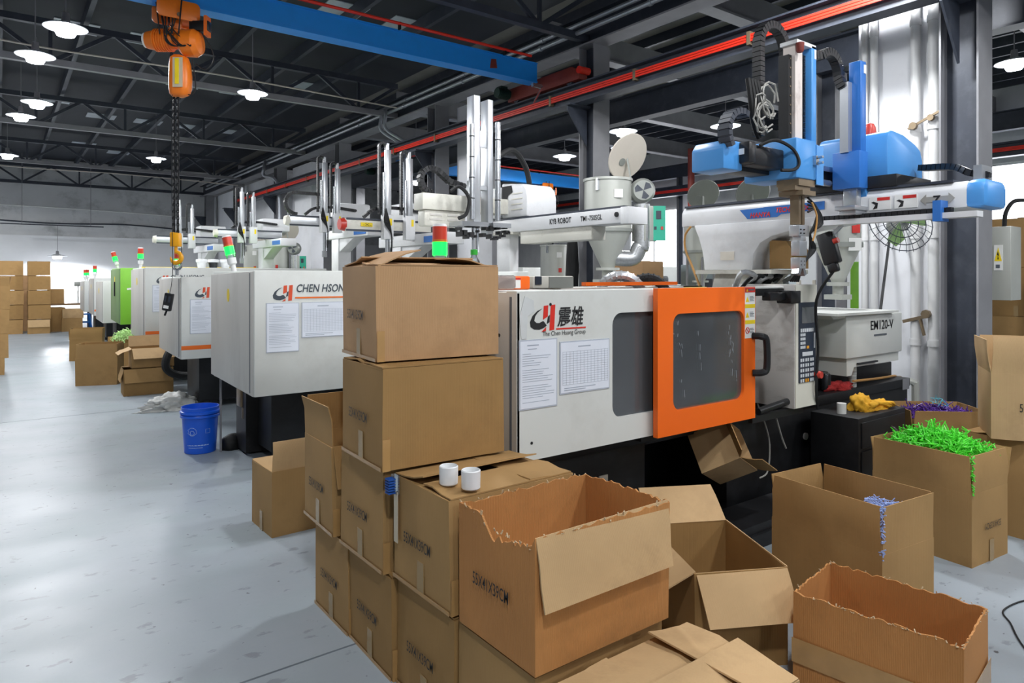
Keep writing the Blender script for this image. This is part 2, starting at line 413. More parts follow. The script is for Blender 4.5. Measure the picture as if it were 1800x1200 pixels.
# solid rafters between the hall beam and the second bay
for Y in (-3, .2, 3.3, 5.6, 8, 10.4, 13, 16, 20, 25):
    ra = thing('rafter', None, None, (6.7, Y, 5.2), kind='structure')
    MB().box(6.7, 17.4, Y-.11, Y+.11, 5.02, 5.05).build('flange', 'steel_grey', ra)
    MB().box(6.7, 17.4, Y-.015, Y+.015, 5.05, 5.45).build('web', 'steel_grey', ra)
# ---------------------------------------------------------------- steelwork
def ibeam_y(name, X, y0, y1, z0, z1, w, m, mf=None):
    b = thing(name, None, None, (X, y0, z0), kind='structure')
    MB().box(X-w/2, X+w/2, y0, y1, z0, z0+.022).build('flange', mf or m, b)
    MB().box(X-w/2, X+w/2, y0, y1, z1-.022, z1).build('flange', m, b)
    MB().box(X-.02, X+.02, y0, y1, z0+.022, z1-.022).build('web', m, b)
    return b
hb = ibeam_y('trim_1', 6.6, -10, 29.6, 4.74, 5.16, .3, 'steel_dark', 'steel_grey')
ibeam_y('trim_2', 7.55, -10, 29.6, 3.86, 4.24, .2, 'steel_dark')
ibeam_y('trim_3', 16.6, -10, 29.6, 4.55, 4.95, .2, 'steel_dark')
def column(X, Y, z1, dx=.3, dy=.3):
    c = thing('column', None, None, (X, Y, 0), kind='structure')
    MB().box(X-.02, X+.02, Y-dy/2+.015, Y+dy/2-.015, 0, z1).build('web', 'steel_dark', c)
    for s in (-1, 1): MB().box(X-dx/2, X+dx/2, Y+s*(dy/2-.008)-.008, Y+s*(dy/2-.008)+.008, 0, z1).build('flange', 'steel_grey' if Y > 2 else 'steel_dark', c)
    MB().box(X-.22, X+.22, Y-.22, Y+.22, 0, .025).build('base_plate', 'steel_dark', c)
    return c
for Y in (2.36, 6.95, 11.2, 15.7, 20.3, 24.7, 28.9): 
    c = column(6.65, Y, 4.74)
    b = MB().prism([(6.5, 3.9), (6.15, 3.9), (6.15, 3.8), (6.5, 3.35)], (0, Y-.01, 0), (1, 0, 0), (0, 0, 1), (0, .02, 0)); b.box(6.12, 6.52, Y-.09, Y+.09, 3.86, 3.885)
    b.build('bracket', 'steel_dark', c)
for Y in (4.05, 10.9, 16.9, 22.5): column(7.6, Y, 3.86, .24, .24)
for Y in (1, 7.5, 13.5, 19.5, 26): column(16.6, Y, 4.55, .25, .25)
# masonry piers that are left of the wall between the bays
for i, (y0, y1, z1) in enumerate(((2.62, 3.42, 4.74), (10.35, 11.0, 4.74), (18.6, 20.1, 4.74), (20.5, 29.7, 4.74))):
    struct('wall_pier_%d' % (i+1), MB().box(6.95, 7.3, y0, y1, 0, z1), 'wall_cream')
# pipes on the pier behind the front machine
for Y, r in ((3.33, .03), (3.24, .035), (2.86, .042), (2.7, .05)):
    p = MB().cyl((6.89, Y, 0.1), (6.89, Y, 4.7), r, n=12)
    for z in (.9, 1.9, 2.9, 3.9): p.cyl((6.89, Y, z), (6.89, Y, z+.06), r*1.18, n=12)
    o = p.build('wall_pipe', 'pipe_white')
    tag(o, {3.33: 'thin white pipe at the far edge of the white pier, leftmost of four', 3.24: 'white pipe second from the left on the white pier', 2.86: 'white waste pipe with clips on the white pier', 2.7: 'thick white pipe on the white pier beside the dark steel column'}[Y], 'pipe', 'pipes on the white pier')
# ---------------------------------------------------------------- crane runway with red conductor bars
def runway(X, y0, y1, z0, z1, s, label, sup):
    b = thing('crane_rail', label, 'crane rail', (X, y0, z0))
    MB().box(X-.1, X+.1, y0, y1, z0, z0+.02).build('flange', 'steel_dark', b)
    MB().box(X-.1, X+.1, y0, y1, z1-.05, z1-.03).build('flange', 'steel_dark', b)
    MB().box(X-.015, X+.015, y0, y1, z0+.02, z1-.05).build('web', 'steel_dark', b)
    MB().box(X-.025, X+.025, y0, y1, z1-.03, z1).build('rail_head', 'steel_dark', b)
    for k in range(3):
        z = z1-.13-.028*k
        MB().box(X+s*.07-.008, X+s*.07+.008, y0+.3, y1-.1, z-.011, z+.011).build('conductor_bar', 'rail_red', b)
    y = y0+.6
    while y < y1:
        MB().box(X+s*.015-.004, X+s*.09+.004, y-.02, y+.02, z1-.23, z1-.09).build('hanger', 'brass_steel', b); y += sup
    return b
rw = runway(6.3, -6, 23.6, 3.88, 4.18, -1, 'long dark crane rail with red conductor bars over the machine row', 1.6)
MB().box(6.2, 6.4, 23.6, 23.7, 3.72, 4.2).build('end_stop', 'black_plastic', rw)
runway(16.2, -6, 26, 3.95, 4.25, -1, 'far crane rail with red conductor bars along the bright right wall', 2.2)
# conduits on the hall beam
for k, z in enumerate((5.0, 4.87)):
    p = MB().cyl((6.36-.04*k, -8, z), (6.36-.04*k, 13.2, z), .032, n=10); p.cyl((6.36-.04*k, 13.2, z), (6.36-.04*k, 28, z), .032, n=10)
    y = -7.
    while y < 28: p.cyl((6.36-.04*k, y, z), (6.36-.04*k, y+.05, z), .042, n=10); y += 2.1
    tag(p.build('conduit', 'conduit'), ('upper' if k == 0 else 'lower')+' grey conduit pipe strapped along the dark roof beam', 'pipe', 'conduits on the roof beam')
for k in (0, 1):
    y = 12.7-.2*k
    p = MB().tube(smooth([(6.3, y+.3, 4.95), (6.25, y+.1, 4.9), (6.2, y, 4.78), (6.2, y-.02, 4.5), (6.45, y-.35, 4.2), (6.5, y-.4, 3.9), (6.5, y-.4, 2.6)], 5), .035, 8)
    tag(p.build('conduit_drop', 'conduit'), ('first' if k == 0 else 'second')+' bent grey conduit dropping from the roof beam behind the tall robot arms', 'pipe', 'conduit drops')
p = MB().tube(smooth([(6.3, 20.6, 4.95), (6.2, 20.4, 4.7), (6.2, 20.4, 4.5), (6.5, 20.0, 4.1), (6.5, 20, 1.6)], 5), .05, 8)
tag(p.build('conduit_drop', 'conduit'), 'grey bent conduit dropping beside the column at the far end', 'pipe')
# ---------------------------------------------------------------- lamps
def lamp(x, y, z=4.6, on=True, label='', rod=None, power=None, group='high bay lamps', r=.24, light=True):
    t = thing('high_bay_lamp', label, 'lamp', (x, y, z), group=group)
    top = rod or RZ
    MB().cyl((x, y, z+.16), (x, y, top), .008, n=6).build('rod', 'steel_grey', t)
    MB().cyl((x, y, z+.06), (x, y, z+.18), .05, .04, n=12).build('socket', 'steel_grey', t)
    MB().lathe([(.05, z+.07), (r, z+.0), (r, z-.008), (r-.012, z-.008), (.05, z+.055)], (x, y, 0), 24, cap=False).build('shade', 'lamp_shade', t)
    MB().lathe([(.02, z+.05), (r*.42, z+.03), (r*.48, z-.06), (r*.4, z-.1), (.01, z-.11)], (x, y, 0), 16).build('bulb', 'bulb' if on else 'label_white', t)
    if on and light:
        l = bpy.data.lights.new('lamp_light', 'SPOT'); l.shadow_soft_size = .14; l.spot_size = math.radians(178); l.spot_blend = .22; l.energy = power or LAMP_W; l.color = LAMP_C
        lo = bpy.data.objects.new('lamp_light', l); C.objects.link(lo); lo.parent = t; lo.location = (0, 0, -.14)
    return t
L1 = [(.39, 11.5, 'lit round lamp on the first truss, upper left corner of the hall'), (3.37, 11.7, 'lit round lamp hanging right of the chain hoist'),
      (.645, 10.0, 'largest and brightest round lamp at the top left'), (.52, 14.6, 'lit round lamp in the second pair at the left, upper one'),
      (.32, 16.0, 'lit round lamp in the second pair at the left, lower one'), (.15, 21.4, 'small lit lamp at the left edge under the ceiling'),
      (3.24, 19.7, 'lit lamp over the far end of the aisle, left of the chain')]
for x, y, lb in L1: lamp(x, y, label=lb)
L2 = [(11.8, 8.5, 'lit lamp in the right bay, seen left of the blue robot'), (10.5, 10.1, 'upper lit lamp of two beside the dark column in the right bay'),
      (11.85, 11.4, 'lower lit lamp of two beside the dark column in the right bay'), (11.5, 13.1, 'lit lamp over the blue crane beam of the right bay')]
for x, y, lb in L2: lamp(x, y, label=lb, r=.3)
lamp(11.4, 6.3, on=False, label='unlit white round lamp between the two blue robot arms', r=.3)
lamp(8.6, 15.6, 4.0, label='small lit lamp glimpsed behind the cable chain of the tall robot', r=.15, power=150)
# unseen lamps: rows continued, plus some added to brighten pier, floor and far wall
for i, (x, y) in enumerate(((3.3, 4.4), (.4, 4.6), (3.4, .4), (-.1, -.5), (3.4, -4.4), (.6, -5), (5.55, 2.9), (-2.4, 14), (11.6, 3.5), (11.6, -2), (-2.4, 20), (5.6, -1.2), (-2.4, 26))):
    lamp(x, y, label='unseen lit high bay lamp, added outside the picture to light the hall', power={4.6: 150, -.5: 390, 2.9: 340}.get(y))
lamp(1.6, 28.6, 2.25, label='low pendant lamp glaring in front of the far white wall', rod=3.3, r=.3, power=480)
tag(MB().box(.0, 3.0, 28.58, 28.62, 3.3, 3.34).build('lamp_bar', 'steel_dark'), 'thin dark bar carrying the low pendant lamp by the far wall', 'bar')
tag(MB().cyl((.6, 28.6, 3.34), (.6, 28.6, 5.75), .008, n=6).cyl((2.6, 28.6, 3.34), (2.6, 28.6, 5.75), .008, n=6).build('bar_hanger', 'steel_grey'), 'two thin wires holding up the lamp bar by the far wall', 'wire')
# ---------------------------------------------------------------- overhead cranes
def crane(Y, xa, xb, z0, z1, label, truck_x, tl):
    t = thing('bridge_crane', label, 'crane', ((xa+xb)/2, Y, z0))
    MB().box(xa, xb, Y-.1, Y+.1, z0, z0+.018).build('lower_flange', 'crane_blue', t)
    MB().box(xa, xb, Y-.1, Y+.1, z1-.018, z1).build('upper_flange', 'crane_blue', t)
    MB().box(xa, xb, Y-.085, Y+.085, z0+.018, z1-.018).build('girder', 'crane_blue', t)
    MB().cyl((xa, Y-.14, z1+.06), (xb-.15, Y-.14, z1+.06), .02, n=8).build('conductor_bar', 'rail_red', t)
    h = MB(); x = xb-.6
    while x > xa: h.box(x-.01, x+.01, Y-.15, Y-.1, z1-.01, z1+.08); x -= 1.6
    h.build('bar_clip', 'black_plastic', t)
    for x in truck_x:
        e = MB().prism([(-.75, 0), (.85, 0), (.85, .12), (.7, .2), (-.75, .2)], (x-.08, Y, z0-.1), (0, -1, 0), (0, 0, 1), (.16, 0, 0)).build('end_truck', 'red_oxide', t, bevel=.01)
        MB().cyl((x-.05, Y-.62, z0-.06), (x+.05, Y-.62, z0-.06), .07, n=16).cyl((x-.05, Y+.58, z0-.06), (x+.05, Y+.58, z0-.06), .07, n=16).build('wheel', 'steel_dark', e)
        MB().cyl((x-.09, Y-.86, z0+.02), (x+.09, Y-.86, z0+.02), .05, n=12).build('buffer', 'rail_red', e)
        m = MB().cyl((x-.34, Y+.68, z0), (x-.12, Y+.68, z0), .075, n=16); m.box(x-.3, x-.18, Y+.62, Y+.74, z0+.06, z0+.1)
        for k in range(8): m.cyl((x-.31+k*.022, Y+.68, z0), (x-.3+k*.022, Y+.68, z0), .085, n=16)
        m.build('drive_motor', 'motor_green', t)
    return t
c1 = crane(7.65, -6.5, 6.12, 4.3, 4.58, 'bright blue crane beam under the roof with the orange chain hoist', [6.3], '')
MB().prism([(0, 0), (.12, .02), (.1, .14), (.02, .13)], (5.3, 7.56, 4.36), (1, 0, 0), (0, 0, 1), (0, .005, 0)).build('rust_patch', 'red_oxide', c1)
MB().box(5.96, 6.12, 7.45, 7.5, 4.2, 4.25).bar((6.12, 7.45, 4.22), (6.2, 7.75, 4.06), .02, .02).build('current_collector', 'steel_bright', c1)
crane(15.1, 7.8, 16.0, 4.16, 4.46, 'light blue crane beam spanning the bay on the right', [16.2, 7.62], '')
# ---------------------------------------------------------------- chain hoists
def hoist(x, y, zt, label, full=True):
    t = thing('chain_hoist', label, 'hoist', (x, y, zt-.9))
    u = MB()
    for s in (-1, 1):
        MB().prism(rrect(-.2, .2, -.13, .06, .05), (x, y+s*.125, zt+.02), (1, 0, 0), (0, 0, 1), (0, s*.018, 0)).build('trolley_plate', 'hoist_orange', t, bevel=.004)
    w = MB()
    for s in (-1, 1):
        for d in (-.12, .12): w.cyl((x+d, y+s*.06, zt+.035), (x+d, y+s*.12, zt+.035), .045, n=14)
    w.cyl((x, y-.16, zt-.07), (x, y+.16, zt-.07), .02, n=10); w.build('trolley_wheel', 'brass_steel', t)
    MB().box(x-.05, x+.05, y-.03, y+.03, zt-.19, zt-.05).bar((x-.07, y, zt-.2), (x+.07, y, zt-.2), .06, .06).build('hanger', 'hoist_orange', t, bevel=.008)
    zb = zt-.29; a = V((.8, -.6, 0))           # motor axis, across the picture
    P = lambda s, z=0: V((x, y, zb+z))+a*s
    M = Matrix((V((0, 0, 1)).cross(a), V((0, 0, 1)), a)).transposed()
    m = MB().lathe([(.05, -.3), (.085, -.29), (.1, -.22), (.105, -.2), (.105, -.05), (.09, 0)], (x, y, zb), 20, M)
    m.build('motor', 'hoist_orange', t)
    f = MB()
    for k in range(7): f.lathe([(.115, -.2+k*.024), (.115, -.19+k*.024)], (x, y, zb), 20, M)
    f.build('cooling_fin', 'hoist_orange', t)
    MB().lathe([(.075, -.315), (.075, -.29)], (x, y, zb), 20, M).build('fan_cap', 'label_white', t)
    g = MB().lathe([(.11, .06), (.135, .09), (.14, .2), (.11, .25), (.06, .27)], (x, y, zb-.03), 20, M); g.lathe([(.085, -.02), (.085, .1)], (x, y, zb), 16, M)
    g.build('gearbox', 'hoist_orange', t)
    b = P(.25, .14); MB().obox(b, (.08, .1, .2), M).build('switch_box', 'black_plastic', t, bevel=.008)
    MB().obox(P(.32, .14), (.03, .1, .2), Matrix((a, V((0, 0, 1)).cross(a), V((0, 0, 1)))).transposed()).build('switch_cover', 'stripe_orange', t)
    k = MB()
    for i in range(7):
        r1 = random.uniform(-.08, .1); r2 = random.uniform(-.06, .16)
        k.tube(smooth([P(r1*1.4, .3)+V((-.06, -.08, 0)), P(r1, .12)+V((-.07, -.1, 0)), P(r2, -.02)+V((-.08, -.1, 0)), P(r2+.08, -.1)+V((-.07, -.1, 0)), P(.18, -.05)+V((-.06, -.1, 0))], 5), .006, 5)
    for s in (-.14, -.05, .04, .13): k.cyl(P(s, .42)+V((-.08, -.1, 0)), P(s*.7, .02)+V((-.08, -.11, 0)), .007, n=6)
    k.tube(smooth([P(.24, .08)+V((0, -.06, 0)), P(.37, -.1), P(.38, -.22), P(.3, -.3), P(.2, -.24)], 6), .007, 6)
    k.tube(smooth([P(.17, -.2), P(.2, -.5), P(.12, -.55), P(.06, -.4)], 6), .006, 6)
    k.build('cable', 'rubber', t)
    zc = zb-.15                                   # chain bag
    Mb = Matrix((a, V((0, 0, 1)).cross(a), V((0, 0, 1)))).transposed(); pts = rrect(-.06, .15, -.08, .08, .06); vs = []; fs = []; lv = []
    for k2, (sc, dz) in enumerate(((.35, 0), (.8, -.03), (.95, -.1), (1.02, -.22), (1.0, -.34), (.88, -.4), (.5, -.43))):
        lv.append([V((x, y, zc+dz))+Mb@V((p[0]*sc, p[1]*sc, 0)) for p in pts])
    n = len(pts)
    for r in lv: vs += r
    for i in range(len(lv)-1): fs += [(i*n+q, i*n+(q+1) % n, (i+1)*n+(q+1) % n, (i+1)*n+q) for q in range(n)]
    fs += [tuple(range(n-1, -1, -1)), tuple((len(lv)-1)*n+q for q in range(n))]
    MB().add(vs, fs).build('chain_bag', 'hoist_orange', t, ang=60)
    sh = MB(); c0 = V((x, y, zc))+Mb@V((.06, -.088, 0))
    sh.obox(c0+V((0, 0, -.2)), (.1, .006, .3), Mb); o = sh.build('plastic_wrap', 'tape_clear', t)
    MB().obox(c0+Mb@V((-.005, -.006, -.19)), (.04, .004, .26), Mb).build('yellow_strip', 'label_yellow', t)
    return t, zc-.43
h1, zbag = hoist(1.44, 7.65, 4.25, 'orange electric chain hoist hanging from the blue crane beam at the top left')
# load chain: two strands of links
def links(x, y, z0, z1, parent, r=.0065, st=.034):
    mb = MB(); z = z0; k = 0
    while z > z1:
        u = V((.7, -.7, 0)) if k % 2 else V((.7, .7, 0))
        pts = [V((x, y, z))+u*(.011*math.cos(2*PI*i/8))+V((0, 0, .024*math.sin(2*PI*i/8))) for i in range(8)]
        mb.tube(pts, r, 5, closed=True); z -= st; k += 1
    return mb.build('load_chain', 'machine_black', parent)
links(1.424, 7.662, zbag+.02, 1.98, h1); links(1.456, 7.638, zbag+.02, 1.98, h1)
hx, hy = 1.44, 7.65; a = V((.8, -.6, 0)); Mh = Matrix((a, V((0, 0, 1)).cross(a), V((0, 0, 1)))).transposed()
hb_ = MB().prism([(-.05, 0), (.05, 0), (.045, .14), (-.05, .15)], V((hx, hy, 1.85))+Mh@V((0, -.035, 0)), a, (0, 0, 1), Mh@V((0, .07, 0))).build('hook_block', 'hook_yellow', h1, bevel=.012)
pts = [V((hx, hy, 1.85)), V((hx, hy, 1.81))]+arc(V((hx+.0, hy, 1.74)), .055, PI/2, -PI*1.05, 14, -a*-1, V((0, 0, 1)))
MB().tube(pts, [.016, .018]+[.02]*4+[.024]*7+[.016, .012, .008, .004], 10).build('hook', 'hook_yellow', hb_)
sh = MB().tube(arc(V((hx+.01, hy, 1.66)), .045, 0, 2*PI, 14, a, V((0, 0, 1)))[:-1], .012, 8, closed=True); sh.cyl(V((hx+.01, hy, 1.61)), V((hx+.01, hy, 1.56)), .018, n=8)
sh.build('shackle', 'steel_bright', hb_)
# pendant control on its wire, hung from the hoist
pd = thing('hoist_remote', 'dark grey hoist remote dangling on a thin wire below the hook', 'remote', (1.34, 7.62, 1.1), group=None)
Mp = Matrix.Rotation(.18, 3, V((.6, .8, 0))); c0 = V((1.35, 7.55, 1.29)); M = Mp@Mh
MB().obox(c0, (.085, .05, .18), M).build('body', 'black_plastic', pd, bevel=.012)
MB().obox(c0+M@V((0, -.027, -.05)), (.05, .004, .03), M).build('sticker', 'label_white', pd)
MB().obox(c0+M@V((-.02, -.028, .03)), (.02, .006, .06), M).obox(c0+M@V((.02, -.028, .03)), (.02, .006, .06), M).build('button', 'steel_dark', pd)
MB().cyl(c0+M@V((0, 0, -.09)), c0+M@V((-.01, 0, -.14)), .01, n=8).build('grommet', 'rubber', pd)
MB().tube(smooth([c0+M@V((0, 0, .09)), V((1.39, 7.58, 1.5)), V((1.405, 7.62, 1.75)), V((1.395, 7.63, 2.6)), V((1.4, 7.62, 3.42))], 5), .003, 5).build('wire', 'rubber', pd)
hoist(12.5, 15.1, 4.12, 'small orange chain hoist on the blue crane in the right bay')
# ---------------------------------------------------------------- moulding machines
def logo(parent, x0, z0, h, y, style):
    """the arrow-and-H mark on a panel facing -Y, h tall, left end x0, foot z0"""
    u, w = (1, 0, 0), (0, 0, 1); red, blk = ('logo_red', 'black_ink') if style == 0 else ('logo_orange', 'logo_grey')
    q = lambda poly, nm, m: MB().prism([(a*h, b*h) for a, b in poly], (x0, y, z0), u, w, (0, .0015, 0)).build(nm, m, parent)
    q([(.62, .45), (.85, .56), (.87, .98), (.66, .96)], 'logo_bar', red); q([(.55, .0), (.76, .02), (.77, .17), (.68, .1)], 'logo_bar', red)
    q([(.93, .03), (1.16, .05), (1.22, 1.0), (1.0, .98)], 'logo_bar', red)
    sw = [(.58, .86), (.35, .78), (.12, .6), (.0, .38), (.03, .2), (.2, .1), (.45, .08), (.66, .14), (.8, .22), (.66, .38), (.62, .4), (.45, .33), (.3, .34), (.2, .42), (.24, .58), (.36, .72)]
    q(sw, 'logo_swoosh', blk); q([(.8, .28), (.93, .34), (.95, .62), (.86, .55)], 'logo_swoosh', blk)
def document(parent, x0, x1, z0, z1, y, grid=False, seed=0):
    d = MB().box(x0, x1, y-.004, y, z0, z1).build('document_sleeve', 'sleeve', parent)
    MB().box(x0+.006, x1-.006, y-.0052, y-.0042, z0+.006, z1-.006).build('sheet', 'paper', d)
    R = random.Random(seed); g = MB(); yy = y-.0058; w = x1-x0; hh = z1-z0
    if grid:
        gx0, gx1, gz0, gz1 = x0+.05*w, x1-.04*w, z0+.17*hh, z1-.2*hh
        for i in range(14): X = gx0+(gx1-gx0)*i/13; g.box(X-.0006, X+.0006, yy-.0002, yy, gz0, gz1)
        for i in range(15): z = gz0+(gz1-gz0)*i/14; g.box(gx0, gx1, yy-.0002, yy, z-.0006, z+.0006)
        g.box(x0+.35*w, x0+.6*w, yy-.0002, yy, z1-.12*hh, z1-.1*hh)
        for i in range(2): g.box(x0+.08*w, x0+(.5+.2*i)*w, yy-.0002, yy, z0+(.06+.04*i)*hh, z0+(.075+.04*i)*hh)
        g.build('printed_grid', 'grid_ink', d)
    else:
        g.box(x0+.2*w, x0+.5*w, yy-.0002, yy, z1-.09*hh, z1-.075*hh); g.box(x0+.22*w, x0+.45*w, yy-.0002, yy, z1-.14*hh, z1-.13*hh)
        for i in range(22):
            z = z1-(.2+.033*i)*hh; e = x0+w*(.2+.72*R.random() if i < 8 else .6+.33*R.random())
            if i % 7 != 6: g.box(x0+.08*w, e, yy-.0002, yy, z-.0022, z)
        g.build('printed_lines', 'grid_ink', d)
def tower_light(parent, x, y, z, tilt=0, s=1., red='lens_red'):
    M = Matrix.Rotation(tilt, 3, V((.6, .8, 0))); c = V((x, y, z))
    t = MB().lathe([(.018*s, 0), (.018*s, .05*s), (.03*s, .06*s), (.03*s, .1*s)], c, 14, M).build('tower_light', 'pipe_white', parent)
    MB().lathe([(.031*s, .1*s), (.031*s, .125*s)], c, 16, M).build('clear_lens', 'clear_plastic', t)
    MB().lathe([(.032*s, .125*s), (.032*s, .18*s)], c, 16, M).build('green_lens', 'led_green', t)
    MB().lathe([(.0325*s, .18*s), (.0325*s, .19*s)], c, 16, M).build('lens_ring', 'lens_amber', t)
    MB().lathe([(.031*s, .19*s), (.031*s, .245*s)], c, 16, M).build('red_lens', red, t)
    MB().lathe([(.031*s, .245*s), (.026*s, .256*s), (.01*s, .258*s)], c, 16, M).build('cap', 'pipe_white', t)
    return t
def platens(t, x0, x1, y0, y1, z0, z1):
    MB().box(x0+.95, x0+1.1, y0+.12, y1-.08, z0+.02, z1-.08).build('moving_platen', 'cream_metal', t, bevel=.01)
    MB().box(x1-.5, x1-.3, y0+.1, y1-.06, z0+.0, z1-.04).build('fixed_platen', 'cream_metal', t, bevel=.01)
    m = MB()
    for yy in (y0+.24, y1-.24):
        for zz in (z0+.18, z1-.24): m.cyl((x0+.1, yy, zz), (x1-.25, yy, zz), .035, n=14)
    m.build('tie_bars', 'steel_bright', t)
    MB().box(x0+1.12, x0+1.35, y0+.2, y1-.2, z0+.1, z1-.2).box(x1-.72, x1-.5, y0+.2, y1-.2, z0+.1, z1-.2).build('mould', 'steel_dark', t, bevel=.01)
# ---- the front machine
X0, X1, Y0, Y1, ZB, ZT = 1.825, 3.95, 2.4, 3.5, .722, 1.477
t = thing('injection_machine', 'white moulding machine with an orange sliding door, nearest machine in the row', 'machine', (4.0, 2.95, 0))
m1 = t
b = MB(); b.box(1.95, 2.9, 2.62, 3.42, .06, .68); b.box(3.65, 6.16, 2.62, 3.42, .06, .62); b.box(2.9, 3.65, 3.1, 3.42, .06, .68); b.box(2.9, 3.65, 2.62, 3.1, .6, .68); b.box(1.95, 6.16, 2.56, 3.46, .0, .06)
b.box(1.95, 6.16, 2.6, 3.44, .62, .69); b.build('base', 'machine_black', t, bevel=.006)
b = MB(); b.box(2.4, 4.3, 2.28, 2.56, .08, .13); b.box(2.4, 4.3, 2.26, 2.29, .0, .08); b.build('step_rail', 'machine_black', t)
b = MB(); b.box(X0+.01, X1, Y0+.06, Y0+.1, ZT-.02, ZT); b.box(X0+.01, X0+.55, Y0+.1, Y1, ZT-.02, ZT); b.box(X0+.7, X1, Y1-.3, Y1, ZT-.02, ZT); b.box(X0, X0+.02, Y0, Y1, ZB, ZT); b.box(X0, X1, Y1-.02, Y1, ZB, ZT); b.build('guard_body', 'machine_end', t, bevel=.004)
for (yy, zz) in ((Y0+.13, 1.28), (Y0+.13, .86)): MB().cyl((X0-.002, yy, zz), (X0+.004, yy, zz), .008, n=10).build('bolt_hole', 'rubber', t)
MB().box(X0-.002, X0+.01, Y0+.035, Y0+.05, ZB, ZT-.02).build('panel_seam', 'ink', t)
MB().box(X0, X1, Y0+.0, Y0+.08, ZT-.005, ZT+.008).build('top_lip', 'machine_white', t, bevel=.006)
holed(MB(), X0+.002, 3.2, ZB, ZT, (2.42, 3.15, .846, 1.367, .06), Y0, .02).build('front_panel', 'machine_white', t, ang=40)
MB().prism(rrect(2.41, 3.16, .836, 1.377, .06), (0, Y0+.024, 0), (1, 0, 0), (0, 0, 1), (0, .006, 0)).build('guard_window', 'smoke_pane', t)
for xx, zz in ((2.1-.23, .8), (1.98, 1.42)): MB().cyl((xx+.04, Y0-.002, zz-.0), (xx+.04, Y0+.002, zz), .007, n=10).build('bolt', 'rubber', t)
platens(t, X0, X1, Y0, Y1, ZB, ZT)
MB().box(3.13, 3.24, Y0+.07, Y0+.2, ZB+.02, ZT-.03).build('inner_post', 'cream_metal', t)
MB().box(2.74, 3.1, Y0+.1, Y0+.14, 1.07, 1.12).build('inner_bar', 'cream_metal', t)
MB().box(X0+.1, X1, Y0+.75, Y0+.77, ZB, ZT-.04).build('inner_guard', 'steel_grey', t)
logo(t, 1.9, 1.297, .122, Y0-.0018, 0)
text('震雄', 'lettering', 'black_ink', t, (2.06, Y0-.0025, 1.325), .098, width=.165, bold=.0012, shear=.15)
MB().box(2.055, 2.24, Y0-.0018, Y0, 1.302, 1.309).build('logo_underline', 'logo_red', t)
text('The Chen Hsong Group', 'lettering', 'black_ink', t, (1.972, Y0-.0025, 1.277), .03, width=.265)
document(t, 1.836, 2.058, .953, 1.265, Y0, seed=1); document(t, 2.074, 2.396, 1.0, 1.245, Y0, True)
MB().prism([(0, 0), (.03, .0), (.035, .1), (.075, .12), (.07, .17), (.02, .19), (-.01, .1)], (1.85, Y0-.003, 1.27), (1, 0, 0), (0, 0, 1), (0, .002, 0)).build('taped_wrap', 'film', t)
# orange sliding door
dy = Y0-.055
d = holed(MB(), 2.69, 3.54, .72, 1.487, (2.81, 3.43, .845, 1.352, .055), dy, .03).build('sliding_door', 'machine_orange', t, ang=40)
MB().prism(rrect(2.8, 3.44, .835, 1.362, .055), (0, dy+.018, 0), (1, 0, 0), (0, 0, 1), (0, .006, 0)).build('door_window', 'smoke_pane', d)
sc = MB(); R0 = random.Random(12)
for k in range(26):
    x = R0.choice((2.84, 2.9, 3.32, 3.36, 3.05))+R0.uniform(-.02, .03); z = R0.uniform(.9, 1.3); sc.bar((x, dy+.0175, z), (x+R0.uniform(-.012, .012), dy+.0175, z+R0.uniform(.008, .05)), .001, .0022)
sc.build('pane_scratch', 'scratch', d)
lb = MB().box(3.4380, 3.5350, dy-.0015, dy, 1.19, 1.485).build('warning_label', 'label_white', d)
# (labels are children of the door: thing > part > sub-part)
MB().box(3.4380, 3.5350, dy-.0025, dy-.0015, 1.455, 1.484).build('label_head', 'label_red', d)
for z in (1.365, 1.272): MB().box(3.4380, 3.5350, dy-.0025, dy-.0015, z, z+.022).build('label_band', 'label_yellow', d)
for z in (1.40, 1.31): MB().prism([(0, 0), (.034, 0), (.017, .03)], (3.4430, dy-.0025, z), (1, 0, 0), (0, 0, 1), (0, .001, 0)).build('warning_triangle', 'label_yellow', d)
MB().prism([(0, 0), (.018, 0), (.009, .016)], (3.4480, dy-.0035, 1.46), (1, 0, 0), (0, 0, 1), (0, .001, 0)).build('warning_triangle', 'label_yellow', d)
g = MB()
for z0 in (1.405, 1.315, 1.22):
    for k in range(4): g.box(3.4830, 3.5250-.008*(k % 2), dy-.003, dy-.002, z0+k*.008, z0+k*.008+.003)
g.box(3.4700, 3.5250, dy-.0035, dy-.0025, 1.466, 1.474); g.build('label_print', 'ink', d)
MB().tube(arc((3.4600, dy-.003, 1.235), .017, 0, 2*PI, 16, (1, 0, 0), (0, 0, 1))[:-1], .0025, 5, closed=True).bar((3.4490, dy-.003, 1.247), (3.4710, dy-.003, 1.223), .003, .003).build('no_entry_mark', 'label_red', d)
MB().tube(smooth([(3.515, dy-.0, 1.2), (3.53, dy-.045, 1.2), (3.56, dy-.06, 1.175), (3.565, dy-.06, 1.02), (3.545, dy-.045, .99), (3.515, dy, .985)], 5), .02, 10).build('door_handle', 'black_plastic', d)
MB().box(2.66, 3.95, Y0+.03, Y0+.08, .69, .72).box(3.55, 4.1, Y0-.03, Y0+.0, .68, .72).build('lower_track', 'machine_black', t)
MB().box(3.2, 4.02, Y0+.0, Y0+.05, 1.43, 1.47).build('upper_track', 'machine_black', t)
